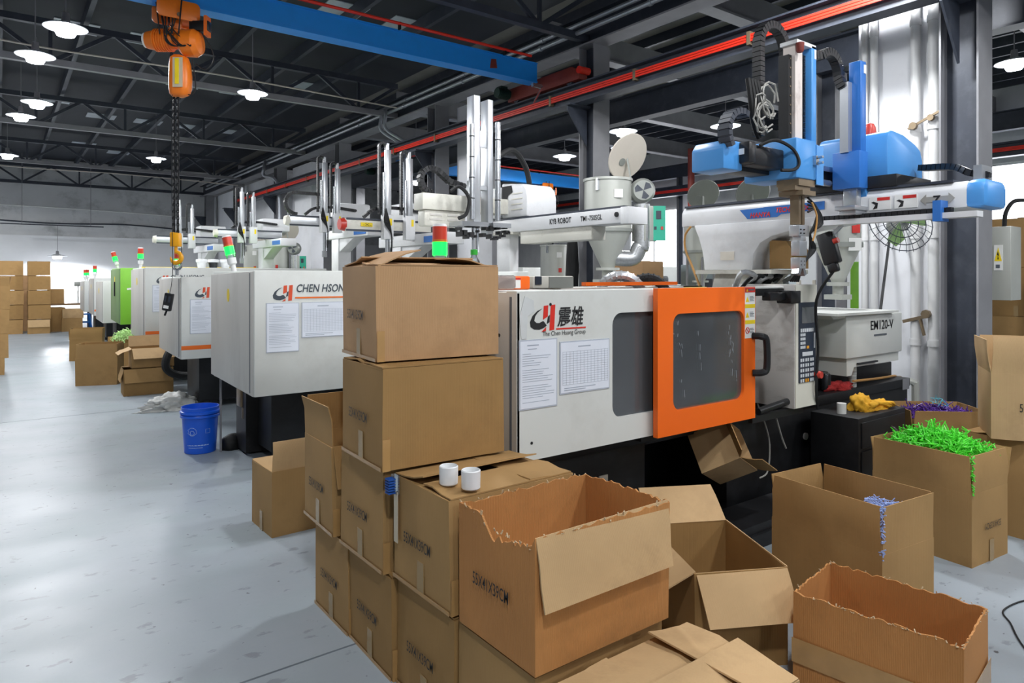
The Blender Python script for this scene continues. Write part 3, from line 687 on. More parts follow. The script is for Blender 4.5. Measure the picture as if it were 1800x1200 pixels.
# control column
cx0, cx1, cy0, cy1 = 3.93, 4.18, 2.33, 2.78
MB().box(cx0, cx1, cy0, cy1, .726, 1.497).build('control_column', 'grime_panel', t, bevel=.004)
f = MB().box(cx0+.005, cx1, cy0-.006, cy0-.0005, .73, 1.494).build('control_front', 'cream_metal', t)
p = MB().box(cx0+.035, cx1-.02, cy0-.012, cy0-.006, .885, 1.385).build('control_panel', 'keypad_blue', t)
MB().box(cx0+.065, cx1-.045, cy0-.014, cy0-.012, 1.255, 1.355).build('screen', 'screen_grey', p)
k = MB(); k2 = MB(); y = cy0-.014
for i in range(7): k.box(cx0+.05+.022*i, cx0+.066+.022*i, y, y+.002, 1.2, 1.222)
for r in range(4):
    for i in range(3): k.box(cx0+.048+.02*i, cx0+.063+.02*i, y, y+.002, 1.175-.026*r, 1.192-.026*r)
k.box(cx1-.045, cx1-.033, y, y+.002, 1.095, 1.19); k.box(cx0+.07, cx1-.06, y, y+.002, 1.05, 1.075)
for r in range(5):
    for i in range(6): (k2 if r == 4 and i in (2, 3) else k).box(cx0+.048+.024*i+.008*(i//2), cx0+.064+.024*i+.008*(i//2), y, y+.002, 1.015-.032*r, 1.035-.032*r)
k2.box(cx0+.12, cx0+.145, y, y+.002, 1.095, 1.112)
k.build('keys', 'key_light', p); k2.build('orange_keys', 'key_orange', p)
MB().cyl((cx1-.03, cy0-.012, .925), (cx1-.03, cy0-.035, .925), .016, n=14).cyl((cx1-.03, cy0-.035, .925), (cx1-.03, cy0-.055, .925), .024, .022, n=16).build('emergency_stop', 'stop_red', p)
MB().box(3.72, 3.98, 2.36, 2.42, 1.40, 1.45).box(3.88, 3.99, 2.32, 2.42, 1.38, 1.46).build('door_lock', 'black_plastic', t, bevel=.006)
MB().cyl((3.62, 2.38, .74), (3.98, 2.38, .77), .022, n=12).build('lower_bar', 'black_plastic', t)
# injection side
MB().box(4.3, 6.1, 2.72, 3.38, .69, .82).build('injection_bed', 'machine_black', t, bevel=.01)
MB().cyl((4.2, 3.0, 1.12), (5.3, 3.0, 1.12), .16, n=20).box(4.35, 4.9, 2.76, 3.3, .85, 1.3).build('injection_barrel', 'machine_black', t)
MB().cyl((4.5, 2.74, 1.05), (4.5, 2.7, 1.05), .16, n=20).build('motor_face', 'black_plastic', t)
MB().box(5.0, 5.9, 2.55, 3.35, .935, 1.255).build('injection_cover', 'machine_white', t, bevel=.012)
MB().prism([(4.78, 1.275), (5.72, 1.275), (5.9, 1.255), (4.83, 1.235)], (0, 2.56, 0), (1, 0, 0), (0, 0, 1), (0, .8, 0)).box(4.78, 5.72, 2.5, 3.3, 1.262, 1.28).build('cover_lid', 'machine_white', t)
MB().prism([(5.06, .93), (5.06, .8), (5.13, .8), (5.17, .86), (5.9, .86), (5.9, .935)], (0, 2.58, 0), (1, 0, 0), (0, 0, 1), (0, .7, 0)).build('cover_skirt', 'machine_white', t)
MB().bar((5.2, 2.565, .885), (5.5, 2.565, .885), .02, .012).build('skirt_handle', 'black_plastic', t)
text('EM120-V', 'lettering', 'black_ink', t, (5.36, 2.547, 1.135), .1, width=.37, bold=.001)
MB().box(5.42, 5.62, 2.545, 2.549, 1.085, 1.098).build('grip_slot', 'ink', t)
MB().box(6.02, 6.14, 2.598, 2.6, .6, .69).build('grey_patch', 'steel_grey', t)
MB().box(2.54, 2.6, 2.612, 2.62, .43, .49).build('rating_plate', 'shelf_cream', t)
MB().cyl((4.55, 2.618, .42), (4.55, 2.605, .42), .025, n=16).build('pressure_gauge', 'label_white', t)
for xx in (4.9, 5.05): MB().box(xx, xx+.06, 2.61, 2.62, .43, .48).build('rating_plate', 'shelf_cream', t)
MB().tube(smooth([(3.95, 2.6, .72), (4.0, 2.55, .5), (3.96, 2.53, .3), (3.88, 2.54, .26)], 5), .005, 5).tube(smooth([(4.12, 2.6, .7), (4.14, 2.55, .5), (4.2, 2.55, .4)], 5), .006, 5).build('loose_wire', 'hose_grey', t)
tower_light(t, 2.0, 3.35, 1.5, 0, 1.35)
# ---- the other machines of the row
def machine(Y, X, zb, zt, w, L, label, body='machine_white', end='machine_end', stripe=False, hsong=True, tl=(.2, .75), tilt=0, base_y=.55, base_x=.3, plain=False, docs=True):
    t = thing('injection_machine', label, 'machine', (X+L/2, Y+w/2, 0), group=None)
    MB().box(X+base_x, X+L, Y+base_y, Y+w-.08, .08, zb+.04).build('base', 'machine_black', t, bevel=.01)
    f = MB()
    for xx in (X+base_x+.08, X+L-.2): f.cyl((xx, Y+base_y+.05, 0), (xx, Y+base_y+.05, .09), .06, n=12).cyl((xx, Y+w-.16, 0), (xx, Y+w-.16, .09), .06, n=12)
    f.build('levelling_foot', 'rubber', t)
    g = MB().box(X+.02, X+2.6, Y+.03, Y+w, zb+.01, zt-.004); g.build('guard_body', body, t, bevel=.01)
    MB().prism([(0, zb), (w-.02, zb+.03), (w-.02, zt-.03), (0, zt-.006)], (X, Y+.02, 0), (0, 1, 0), (0, 0, 1), (.03, 0, 0)).build('end_panel', end, t, bevel=.004)
    MB().box(X+.004, X+2.6, Y, Y+.03, zb, zt).build('front_panel', body, t, bevel=.008)
    MB().box(X-.004, X+.001, Y+.09, Y+.1, zb+.02, zt-.02).build('panel_seam', 'ink', t)
    MB().prism([(.035*math.cos(a*PI/6), .055*math.sin(a*PI/6)) for a in range(12)], (X-.003, Y+w*.55, zt-.2), (0, 1, 0), (0, 0, 1), (.003, 0, 0)).build('oval_sticker', 'label_yellow', t)
    if stripe: MB().box(X+.004, X+2.6, Y-.0015, Y, zb+.1, zb+.145).build('orange_stripe', 'stripe_orange', t)
    if hsong:
        logo(t, X+.14, zt-.235, .125, Y-.0018, 1)
        text('CHEN HSONG', 'lettering', 'logo_grey', t, (X+.315, Y-.0025, zt-.165), .085, width=.44, shear=.2, bold=.0012)
        MB().box(X+.31, X+.76, Y-.0018, Y, zt-.215, zt-.203).build('logo_underline', 'stripe_orange', t)
    if docs:
        document(t, X+.09, X+.34, zt-.62, zt-.245, Y, seed=int(Y*7)); document(t, X+.36, X+.72, zt-.52, zt-.245, Y, True)
    # clamp side window, platen and injection unit behind the guard
    MB().prism(rrect(X+1.0, X+2.3, zb+.12, zt-.2, .06), (0, Y-.004, 0), (1, 0, 0), (0, 0, 1), (0, .006, 0)).build('guard_window', 'smoke_pane', t)
    MB().box(X+2.62, X+2.9, Y+.1, Y+w-.05, zb, zt-.1).build('fixed_platen', 'cream_metal', t, bevel=.01)
    MB().box(X+3.0, X+L-.1, Y+.3, Y+w-.2, zb+.05, zb+.45).build('injection_cover', body, t, bevel=.02)
    if tl: tower_light(t, X+tl[0], Y+tl[1], zt-.01, tilt, 1.25)
    return t
m2 = machine(5.2, 1.505, .648, 1.592, 1.28, 4.6, 'white moulding machine with two documents and a full logo, second in the row', tilt=-.22, tl=(.1, .9))
m2b = MB().box(1.9, 3.9, 5.74, 5.75, .12, .16)
m2b.build('base_strip', 'steel_grey', m2)
MB().tube(smooth([(2.75, 5.7, .62), (2.3, 5.55, .5), (2.2, 5.5, .3), (2.45, 5.5, .14), (2.9, 5.6, .12)], 6), .035, 10).build('hose', 'rubber', m2)
MB().box(1.55, 1.565, 6.35, 6.365, .0, .66).build('rear_frame', 'steel_grey', m2)
MB().box(1.68, 1.8, 6.2, 6.32, .4, .58).cyl((1.74, 6.2, .3), (1.74, 6.2, .4), .05, n=10).build('valve_block', 'brass_steel', m2, bevel=.01)
MB().box(1.7, 1.88, 6.1, 6.4, .02, .62).build('rear_block', 'machine_black', m2)
m3 = machine(8.03, 1.56, .648, 1.54, 1.25, 4.6, 'white moulding machine with an orange stripe just behind the hanging remote', stripe=True, tl=(.15, .95))
m4 = machine(10.57, 1.6, .64, 1.67, 1.25, 4.6, 'white moulding machine with orange stripe left of the hook, fourth in the row', stripe=True, tl=(.1, 1.05))
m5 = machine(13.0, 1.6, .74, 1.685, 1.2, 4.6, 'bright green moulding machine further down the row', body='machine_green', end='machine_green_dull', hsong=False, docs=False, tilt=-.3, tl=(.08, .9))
MB().box(1.585, 1.6, 13.62, 13.7, 1.2, 1.45).build('latch', 'black_plastic', m5, bevel=.01)
MB().bar((1.7, 12.996, 1.33), (1.95, 12.996, 1.37), .004, .03).build('white_sticker', 'label_white', m5)
m6 = machine(15.6, 1.62, .62, 1.45, 1.2, 4.4, 'plain white machine end showing just left of the green machine', hsong=False, docs=False, tl=None)
m7 = machine(18.2, 1.72, .64, 1.5, 1.2, 4.4, 'small white machine with an orange stripe, second from the far end', stripe=True, tl=(.1, .9))
m8 = machine(20.8, 1.75, .62, 1.42, 1.2, 4.2, 'farthest white machine at the end of the row', tl=(.1, 1.0), hsong=False)
tower_light(m8, 1.83, 20.95, 1.42, 0, 1.2)
tag(MB().box(1.7, 3.4, 11.6, 11.66, 1.666, 1.69).build('yellow_strip', 'yellow_paint'), 'thin yellow strip along the top of the fourth machine', 'strip')
tag(MB().tube(smooth([(1.95, 9.9, .72), (1.75, 9.75, .55), (1.72, 9.7, .35), (1.95, 9.75, .24), (2.5, 9.9, .25)], 6), .05, 10).build('hose', 'rubber'), 'thick black hose looping down between two white machines, outer loop', 'hose', 'black hoses between machines')
tag(MB().tube(smooth([(2.1, 9.6, .72), (1.95, 9.5, .6), (2.05, 9.5, .45), (2.5, 9.6, .4), (2.9, 9.7, .4)], 6), .045, 10).build('hose', 'rubber'), 'thick black hose between two white machines, inner loop', 'hose', 'black hoses between machines')
# ---------------------------------------------------------------- take-out robots
# blue and white robot on the front machine
t = thing('takeout_robot', 'blue and white take-out robot standing on the front machine', 'robot', (4.2, 2.95, 1.3)); r1 = t
MB().prism([(3.06, 1.3), (2.62, 1.3), (2.7, 1.57), (2.98, 1.57)], (4.02, 0, 0), (0, 1, 0), (0, 0, 1), (.36, 0, 0)).build('pedestal', 'robot_cream', t, bevel=.005)
MB().box(3.98, 4.42, 2.52, 3.12, 1.565, 1.592).build('base_plate', 'robot_cream', t)
prof = [(3.09, 1.592), (3.095, 1.66), (3.11, 1.74), (3.14, 1.83), (3.17, 1.89), (3.18, 1.915), (2.1, 1.915), (2.11, 1.89), (2.16, 1.875), (2.4, 1.845), (2.56, 1.81), (2.64, 1.77), (2.69, 1.7), (2.70, 1.592)]
MB().prism(prof, (4.04, 0, 0), (0, 1, 0), (0, 0, 1), (.32, 0, 0)).build('post', 'robot_white', t, bevel=.006)
MB().prism([(2.78, 1.6), (2.62, 1.6), (2.62, 1.72), (2.66, 1.78), (2.78, 1.79)], (4.12, -.16, 0), (0, 1, 0), (0, 0, 1), (.2, 0, 0)).build('inner_pad', 'card', t)
MB().box(4.036, 4.04, 2.84, 2.95, 1.66, 1.72).build('rating_plate', 'shelf_cream', t)
MB().prism([(-.15, 0), (.15, 0), (.15, .1), (.12, .14), (-.12, .14), (-.15, .1)], (4.2, 1.43, 1.912), (1, 0, 0), (0, 0, 1), (0, 1.87, 0)).build('traverse_beam', 'robot_white', t, bevel=.008)
MB().box(4.06, 4.34, 1.5, 3.28, 2.05, 2.064).build('guide_rail', 'steel_dark', t)
MB().prism([(-.155, 0), (.155, 0), (.155, .11), (.125, .15), (-.125, .15), (-.155, .11)], (4.2, 1.345, 1.908), (1, 0, 0), (0, 0, 1), (0, .095, 0)).build('end_cap', 'robot_blue', t, bevel=.025)
x = 4.046
dec = MB().prism([(2.80, 2.0), (2.74, 1.935), (2.52, 1.935), (2.47, 1.965), (2.56, 2.005)], (x, 0, 0), (0, 1, 0), (0, 0, 1), (.003, 0, 0)); dec.prism([(2.62, 2.005), (2.54, 1.95), (2.2, 1.96), (2.2, 2.01)], (x-.001, 0, 0), (0, 1, 0), (0, 0, 1), (.003, 0, 0))
dec.build('blue_decal', 'robot_blue_deep', t)
text('HANYA', 'lettering', 'logo_red', t, (x-.002, 2.72, 1.942), .045, '-x', width=.15, shear=.2, bold=.001)
text('TECHNOLOGY', 'lettering', 'logo_red', t, (x-.003, 2.53, 1.963), .045, '-x', width=.27, shear=.2, bold=.001)
for yy in (1.93, 1.79):
    l = MB().box(x-.001, x+.003, yy-.12, yy, 1.93, 2.005).build('hazard_label', 'label_white', t)
    MB().box(x-.002, x, yy-.115, yy-.045, 1.983, 2.001).build('label_head', 'label_red', l)
    MB().prism([(yy-.045, 1.94), (yy-.02, 1.935), (yy-.035, 1.96), (yy-.01, 1.975), (yy-.025, 1.98), (yy-.05, 1.97)], (x-.002, 0, 0), (0, 1, 0), (0, 0, 1), (.001, 0, 0)).build('pictogram', 'black_ink', l)
MB().prism([(1.655, 1.965), (1.625, 1.995), (1.625, 1.98), (1.515, 1.98), (1.515, 1.995), (1.485, 1.965), (1.515, 1.935), (1.515, 1.95), (1.625, 1.95), (1.625, 1.935)], (x-.002, 0, 0), (0, 1, 0), (0, 0, 1), (.003, 0, 0)).build('arrow_decal', 'hose_grey', t)
text('Z', 'lettering', 'black_ink', t, (x-.003, 1.59, 1.945), .055, '-x', bold=.002)
MB().box(3.98, 4.06, 1.36, 2.25, 1.855, 1.885).build('cable_tray', 'robot_white', t)
chain_path([(4.02, 1.5, 1.9), (4.02, 2.2, 1.9)], .04, .025, (1, 0, 0)).build('lower_cable_chain', 'black_plastic', t)
MB().box(3.96, 4.06, 1.52, 1.56, 1.84, 1.95).build('tray_bracket', 'robot_blue_deep', t)
chain_path(smooth([(4.45, 1.8, 2.2), (4.35, 1.6, 2.17), (4.3, 1.5, 2.12), (4.3, 1.42, 2.1)], 4), .06, .035, (1, 0, 0), .035).build('upper_cable_chain', 'black_plastic', t)
MB().box(4.22, 4.36, 1.42, 1.46, 2.075, 2.15).build('chain_bracket', 'aluminium', t)
# carriage and cover
MB().box(4.05, 4.5, 1.78, 2.35, 2.06, 2.13).build('carriage', 'black_plastic', t, bevel=.004)
cp = [(4.1, 2.12), (4.1, 2.36), (4.12, 2.39), (4.16, 2.4), (4.3, 2.39), (4.46, 2.35), (4.53, 2.32), (4.56, 2.26), (4.56, 2.12)]
MB().prism(cp, (0, 1.85, 0), (1, 0, 0), (0, 0, 1), (0, .42, 0)).build('drive_cover', 'robot_blue', t, bevel=.012)
MB().lathe([(.036, 0), (.036, .02), (.034, .03), (.032, .05), (.022, .07), (.004, .078)], (4.2, 2.0, 2.395), 18).build('red_beacon', 'stop_red', t)
MB().box(3.0, 4.5, 2.14, 2.26, 2.1, 2.2).build('kick_beam', 'black_plastic', t, bevel=.004)
MB().box(3.3, 4.3, 2.12, 2.14, 2.17, 2.2).cyl((3.66, 2.12, 2.1), (3.95, 2.12, 2.1), .02, n=10).build('kick_rail', 'steel_bright', t)
# main arm
a = MB().box(3.36, 3.56, 1.98, 2.3, 2.07, 2.285).build('arm_housing', 'robot_blue', t, bevel=.012)
MB().box(3.56, 3.64, 1.985, 2.0, 2.05, 2.265).box(3.56, 3.575, 1.98, 2.2, 2.05, 2.265).build('side_plate', 'robot_blue', a)
MB().box(3.52, 3.55, 1.96, 1.98, 2.15, 2.2).cyl((3.535, 1.96, 2.19), (3.535, 1.93, 2.19), .008, n=8).cyl((3.535, 1.96, 2.16), (3.535, 1.93, 2.16), .008, n=8).build('valve', 'steel_bright', a)
MB().box(3.08, 3.36, 2.05, 2.16, 2.12, 2.225).box(3.03, 3.09, 2.04, 2.17, 2.125, 2.235).build('servo_motor', 'black_plastic', t, bevel=.01)
MB().box(3.026, 3.03, 2.07, 2.12, 2.17, 2.2).build('motor_label', 'label_white', t)
MB().tube(smooth([(3.12, 2.04, 2.22), (3.2, 2.0, 2.25), (3.34, 1.99, 2.22), (3.37, 1.97, 2.15), (3.34, 1.98, 2.11), (3.25, 2.0, 2.1)], 5), .009, 6).build('motor_cable', 'rubber', t)
MB().prism([(2.9, 2.09), (2.9, 2.2), (2.93, 2.24), (3.06, 2.24), (3.06, 2.09)], (0, 2.1, 0), (1, 0, 0), (0, 0, 1), (0, .2, 0)).build('end_cover', 'robot_blue', t, bevel=.01)
arm = MB().box(3.415, 3.485, 2.02, 2.09, 2.28, 2.81).build('main_arm', 'rust_white', t)
MB().box(3.385, 3.415, 2.04, 2.1, 2.285, 2.74).build('slide_rail', 'machine_black', arm)
bl = MB()
for k in range(9): bl.cyl((3.4, 2.037, 2.32+k*.05), (3.4, 2.04, 2.32+k*.05), .005, n=8)
bl.build('rail_bolt', 'brass_steel', arm)
rk = MB().box(3.5, 3.515, 2.03, 2.07, 2.285, 2.76)
for k in range(60): rk.box(3.514, 3.528, 2.025, 2.05, 2.29+k*.0078, 2.294+k*.0078)
rk.build('toothed_rack', 'black_plastic', arm)
MB().box(3.545, 3.595, 2.0, 2.06, 2.265, 2.81).build('blue_cover', 'robot_blue', arm, bevel=.004)
MB().box(3.572, 3.59, 1.998, 2.0, 2.74, 2.79).build('cover_sticker', 'label_white', arm)
MB().box(3.4, 3.59, 2.0, 2.1, 2.795, 2.815).build('arm_cap', 'robot_white', arm)
MB().lathe([(.022, 0), (.02, -.04), (.015, -.05)], (3.42, 1.995, 2.795), 12).build('stopper', 'red_oxide', arm)
cp = [(3.2, 2.1, 2.3)]+[(3.2, 2.1, 2.75)]+arc((3.325, 2.1, 2.77), .125, PI, 0, 12, (1, 0, 0), (0, 0, 1))+[(3.45, 2.1, 2.7)]
chain_path(cp, .05, .04, (0, 1, 0), .026).build('arm_cable_chain', 'black_plastic', t)
c2 = chain_path(arc((3.02, 2.1, 2.28), .11, PI*1.2, PI*.35, 8, (1, 0, 0), (0, 0, 1)), .07, .03, (0, 1, 0), .028); c2.build('kick_cable_chain', 'steel_dark', t)
w = MB(); R = random.Random(3)
for k in range(7):
    c0 = V((3.16+R.uniform(-.05, .09), 2.05, 2.42+R.uniform(-.06, .06))); rr = R.uniform(.04, .08)
    w.tube([c0+V((rr*math.cos(q*.55), R.uniform(-.01, .01), rr*1.2*math.sin(q*.55))) for q in range(11)], .005, 5)
w.build('hose_bundle', 'hose_grey', t)
w = MB()
for k in range(4): w.tube(smooth([(3.06+k*.025, 2.07, 2.56), (3.07+k*.03, 2.06, 2.45), (3.12+k*.02, 2.08, 2.35), (3.2, 2.1, 2.28)], 5), .014, 6)
w.build('black_hose', 'rubber', t)
# gripper under the main arm
g = MB().box(3.4, 3.56, 1.99, 2.12, 2.035, 2.07).box(3.38, 3.53, 2.0, 2.1, 2.01, 2.035).box(3.42, 3.55, 1.98, 2.12, 1.985, 2.01).build('gripper_mount', 'brass_steel', t)
g = MB().box(3.45, 3.475, 2.02, 2.07, 1.83, 1.99).box(3.485, 3.51, 2.02, 2.07, 1.83, 1.99).cyl((3.52, 2.04, 1.99), (3.52, 2.04, 1.8), .008, n=8); g.build('gripper_rods', 'brass_steel', t)
g = MB().box(3.42, 3.52, 2.0, 2.06, 1.765, 1.825).box(3.44, 3.49, 2.0, 2.05, 1.74, 1.765).box(3.425, 3.5, 2.0, 2.05, 1.66, 1.74).box(3.42, 3.48, 1.995, 2.05, 1.59, 1.65); g.build('gripper_body', 'aluminium', t, bevel=.003)
h = MB()
for zz in (1.78, 1.8, 1.61, 1.63):
    for xx in (3.432, 3.465): h.cyl((xx, 1.994, zz), (xx, 2.0, zz), .004, n=6)
h.build('screw', 'black_ink', t)
MB().prism([(3.42, 1.59), (3.45, 1.59), (3.43, 1.555), (3.41, 1.565)], (0, 2.0, 0), (1, 0, 0), (0, 0, 1), (0, .04, 0)).prism([(3.46, 1.59), (3.48, 1.59), (3.495, 1.56), (3.475, 1.55)], (0, 2.0, 0), (1, 0, 0), (0, 0, 1), (0, .04, 0)).build('gripper_jaw', 'steel_bright', t)
w = MB()
for k in range(5): w.tube(smooth([(3.54, 2.02, 1.98-.02*k), (3.6, 2.0, 1.92), (3.56+.02*k, 1.99, 1.84), (3.53, 2.0, 1.78), (3.56+.015*k, 2.02, 1.7), (3.52, 2.03, 1.62), (3.5+.02*k, 2.1, 1.52)], 4), .006, 5)
w.build('gripper_tubes', 'rubber', t)
w = MB().tube(smooth([(3.53, 1.99, 1.95), (3.56, 1.98, 1.88), (3.55, 1.98, 1.8), (3.52, 1.98, 1.74)], 4), .005, 5); w.build('pale_tube', 'hose_tan', t)
# second arm
a2 = MB().box(3.95, 4.05, 1.94, 2.1, 2.06, 2.275).build('second_housing', 'robot_blue_deep', t, bevel=.004)
s = MB().box(3.985, 4.05, 1.95, 2.02, 2.275, 2.8).build('second_arm', 'robot_blue_deep', t, bevel=.004)
MB().box(4.02, 4.046, 1.947, 1.95, 2.73, 2.78).build('cover_sticker', 'label_white', s)
MB().box(3.94, 3.985, 2.0, 2.05, 2.27, 2.68).build('second_slide', 'aluminium', s)
chain_path([(3.62, 2.08, 2.79)]+arc((3.83, 2.06, 2.72), .12, PI*.75, 0, 9, (1, 0, 0), (0, 0, 1))+[(3.95, 2.04, 2.66)], .05, .045, (0, 1, 0), .026).build('second_cable_chain', 'black_plastic', t)
MB().box(3.98, 4.03, 1.97, 2.05, 1.96, 2.06).box(3.9, 4.1, 1.94, 2.06, 1.93, 1.955).box(3.93, 4.07, 1.95, 2.05, 1.905, 1.93).build('second_wrist', 'aluminium', t, bevel=.003)
MB().prism([(4.04, 2.06), (4.1, 2.06), (4.1, 2.0), (4.06, 1.99)], (0, 1.95, 0), (1, 0, 0), (0, 0, 1), (0, .08, 0)).build('blue_tip', 'robot_blue', t)
MB().tube(smooth([(4.03, 3.2, 1.91), (4.03, 3.25, 1.85), (4.03, 3.25, 1.75), (4.02, 3.18, 1.62), (4.0, 3.1, 1.48)], 6), .008, 6).build('air_hose', 'hose_tan', t)
# teach pendant hanging from the beam
pd = thing('teach_pendant', 'black handheld robot remote hanging below the white robot beam', 'remote', (4.1, 2.2, 1.6))
M = Matrix.Rotation(-.28, 3, V((1, 0, 0))); c0 = V((4.1, 2.2, 1.72))
MB().obox(c0, (.06, .1, .2), M).obox(c0+M@V((0, .005, -.12)), (.05, .06, .06), M).build('body', 'black_plastic', pd, bevel=.012)
MB().cyl(c0+M@V((-.02, -.05, .03)), c0+M@V((-.02, -.08, .03)), .017, n=12).build('stop_button', 'stop_red', pd)
MB().tube(smooth([c0+M@V((0, .01, -.14)), (4.08, 2.27, 1.4), (4.15, 2.3, 1.1), (4.13, 2.3, .85), (4.2, 2.33, .7)], 6), .009, 6).build('cable', 'rubber', pd)
MB().bar((4.1, 2.12, 1.86), (4.1, 2.18, 1.8), .02, .02).build('hanger', 'aluminium', pd)
# ---- cream robot on the second machine
t = thing('takeout_robot', 'cream take-out robot with long lettered beam and tall silver twin arms', 'robot', (4.4, 5.85, 1.4)); r2 = t
MB().box(4.28, 4.4, 5.75, 5.98, 1.4, 2.02).build('post', 'robot_white', t, bevel=.006)
MB().box(4.22, 4.55, 5.66, 6.05, 1.985, 2.01).build('post_plate', 'robot_cream', t)
MB().box(4.25, 4.47, 4.1, 6.15, 2.005, 2.135).build('traverse_beam', 'robot_white', t, bevel=.008)
MB().box(4.24, 4.48, 4.02, 4.11, 1.995, 2.14).build('end_block', 'robot_white', t, bevel=.004)
MB().cyl((4.238, 4.16, 2.08), (4.25, 4.16, 2.08), .022, n=14).build('beam_hole', 'rubber', t)
MB().box(4.27, 4.45, 4.5, 5.55, 1.88, 2.005).build('stiffener', 'robot_cream', t, bevel=.004)
MB().box(4.27, 4.45, 4.1, 6.1, 2.136, 2.155).build('guide_rail', 'steel_dark', t)
text('KYB ROBOT', 'lettering', 'black_ink', t, (4.247, 5.06, 2.05), .07, '-x', width=.31, bold=.0018)
text('TM1-750SGL', 'lettering', 'black_ink', t, (4.247, 4.62, 2.05), .065, '-x', width=.28, bold=.001)
cov = [(5.48, 2.16), (5.48, 2.36), (5.5, 2.44), (5.56, 2.5), (5.92, 2.54), (5.92, 2.16)]
MB().prism(cov, (4.3, 0, 0), (0, 1, 0), (0, 0, 1), (.4, 0, 0)).build('drive_cover', 'robot_white', t, bevel=.02)
for k in range(4): MB().box(4.296, 4.3, 5.55, 5.74, 2.24+k*.055, 2.25+k*.055).build('cover_vent', 'cream_metal', t)
MB().prism([(5.9, 2.2), (5.83, 2.3), (5.8, 2.4), (5.72, 2.43), (5.74, 2.5), (5.9, 2.5)], (4.292, 0, 0), (0, 1, 0), (0, 0, 1), (.006, 0, 0)).build('cover_break', 'rubber', t)
MB().box(4.28, 4.6, 5.92, 6.12, 2.16, 2.5).build('end_cover', 'robot_white', t, bevel=.02)
MB().box(3.27, 4.4, 5.8, 5.98, 2.2, 2.36).build('kick_beam', 'robot_cream', t, bevel=.008)
MB().box(3.3, 3.78, 5.82, 5.96, 2.04, 2.2).build('kick_motor_box', 'robot_cream', t, bevel=.02)
for k in range(4): MB().box(3.36+.1*(k % 2)*2, 3.5+.1*(k % 2)*2, 5.816, 5.82, 2.1+.045*(k//2), 2.12+.045*(k//2)).build('vent_slot', 'machine_end', t)
A = MB().box(3.70, 3.775, 5.55, 5.68, 2.06, 3.32).build('main_arm', 'aluminium', t, bevel=.006)
MB().cyl((3.66, 5.53, 2.1), (3.66, 5.53, 3.02), .028, n=12).build('air_cylinder', 'steel_bright', A)
B = MB().box(3.865, 3.93, 5.55, 5.68, 1.95, 3.3).build('second_arm', 'aluminium', t, bevel=.006)
MB().cyl((3.97, 5.53, 2.1), (3.97, 5.53, 3.08), .028, n=12).build('air_cylinder', 'steel_bright', B)
bd = MB()
for zz in (2.3, 2.5, 2.7, 2.9):
    for xx in (3.66, 3.97): bd.cyl((xx, 5.53, zz), (xx, 5.53, zz+.008), .03, n=12)
bd.build('cylinder_band', 'rubber', t)
MB().box(3.76, 3.88, 5.57, 5.6, 2.82, 2.98).build('cross_plate', 'aluminium', t); MB().box(3.76, 3.88, 5.57, 5.62, 2.4, 2.44).build('cross_plate', 'aluminium', t)
MB().box(3.52, 3.82, 5.48, 5.72, 2.03, 2.075).box(3.88, 4.1, 5.48, 5.72, 2.03, 2.075).build('wrist_plate', 'steel_bright', t)
g = MB(); R = random.Random(5)
for k in range(26): xx = R.uniform(3.5, 4.08); zz = R.uniform(1.9, 2.03); g.box(xx, xx+R.uniform(.02, .05), 5.5, 5.58, zz, zz+R.uniform(.02, .05))
g.build('wrist_fittings', 'machine_black', t)
MB().cyl((3.7, 5.55, 2.02), (3.7, 5.55, 1.72), .025, n=10).cyl((3.74, 5.55, 2.02), (3.74, 5.55, 1.78), .015, n=8).build('gripper_rod', 'steel_bright', t)
chain_path(arc((3.42, 5.9, 2.5), .12, PI*1.5, PI*.45, 10, (1, 0, 0), (0, 0, 1))+[(3.5, 5.9, 2.6), (3.62, 5.88, 2.5), (3.78, 5.85, 2.46)], .07, .05, (0, 1, 0), .035).build('cable_chain', 'black_plastic', t)
MB().tube(smooth([(4.02, 5.6, 2.75), (4.25, 5.65, 2.85), (4.5, 5.75, 2.7), (4.6, 5.8, 2.45)], 6), .03, 8).tube(smooth([(3.4, 5.5, 2.35), (3.5, 5.5, 2.4), (3.6, 5.49, 2.3), (3.58, 5.5, 2.15), (3.5, 5.52, 2.1)], 5), .018, 6).build('black_hose', 'rubber', t)
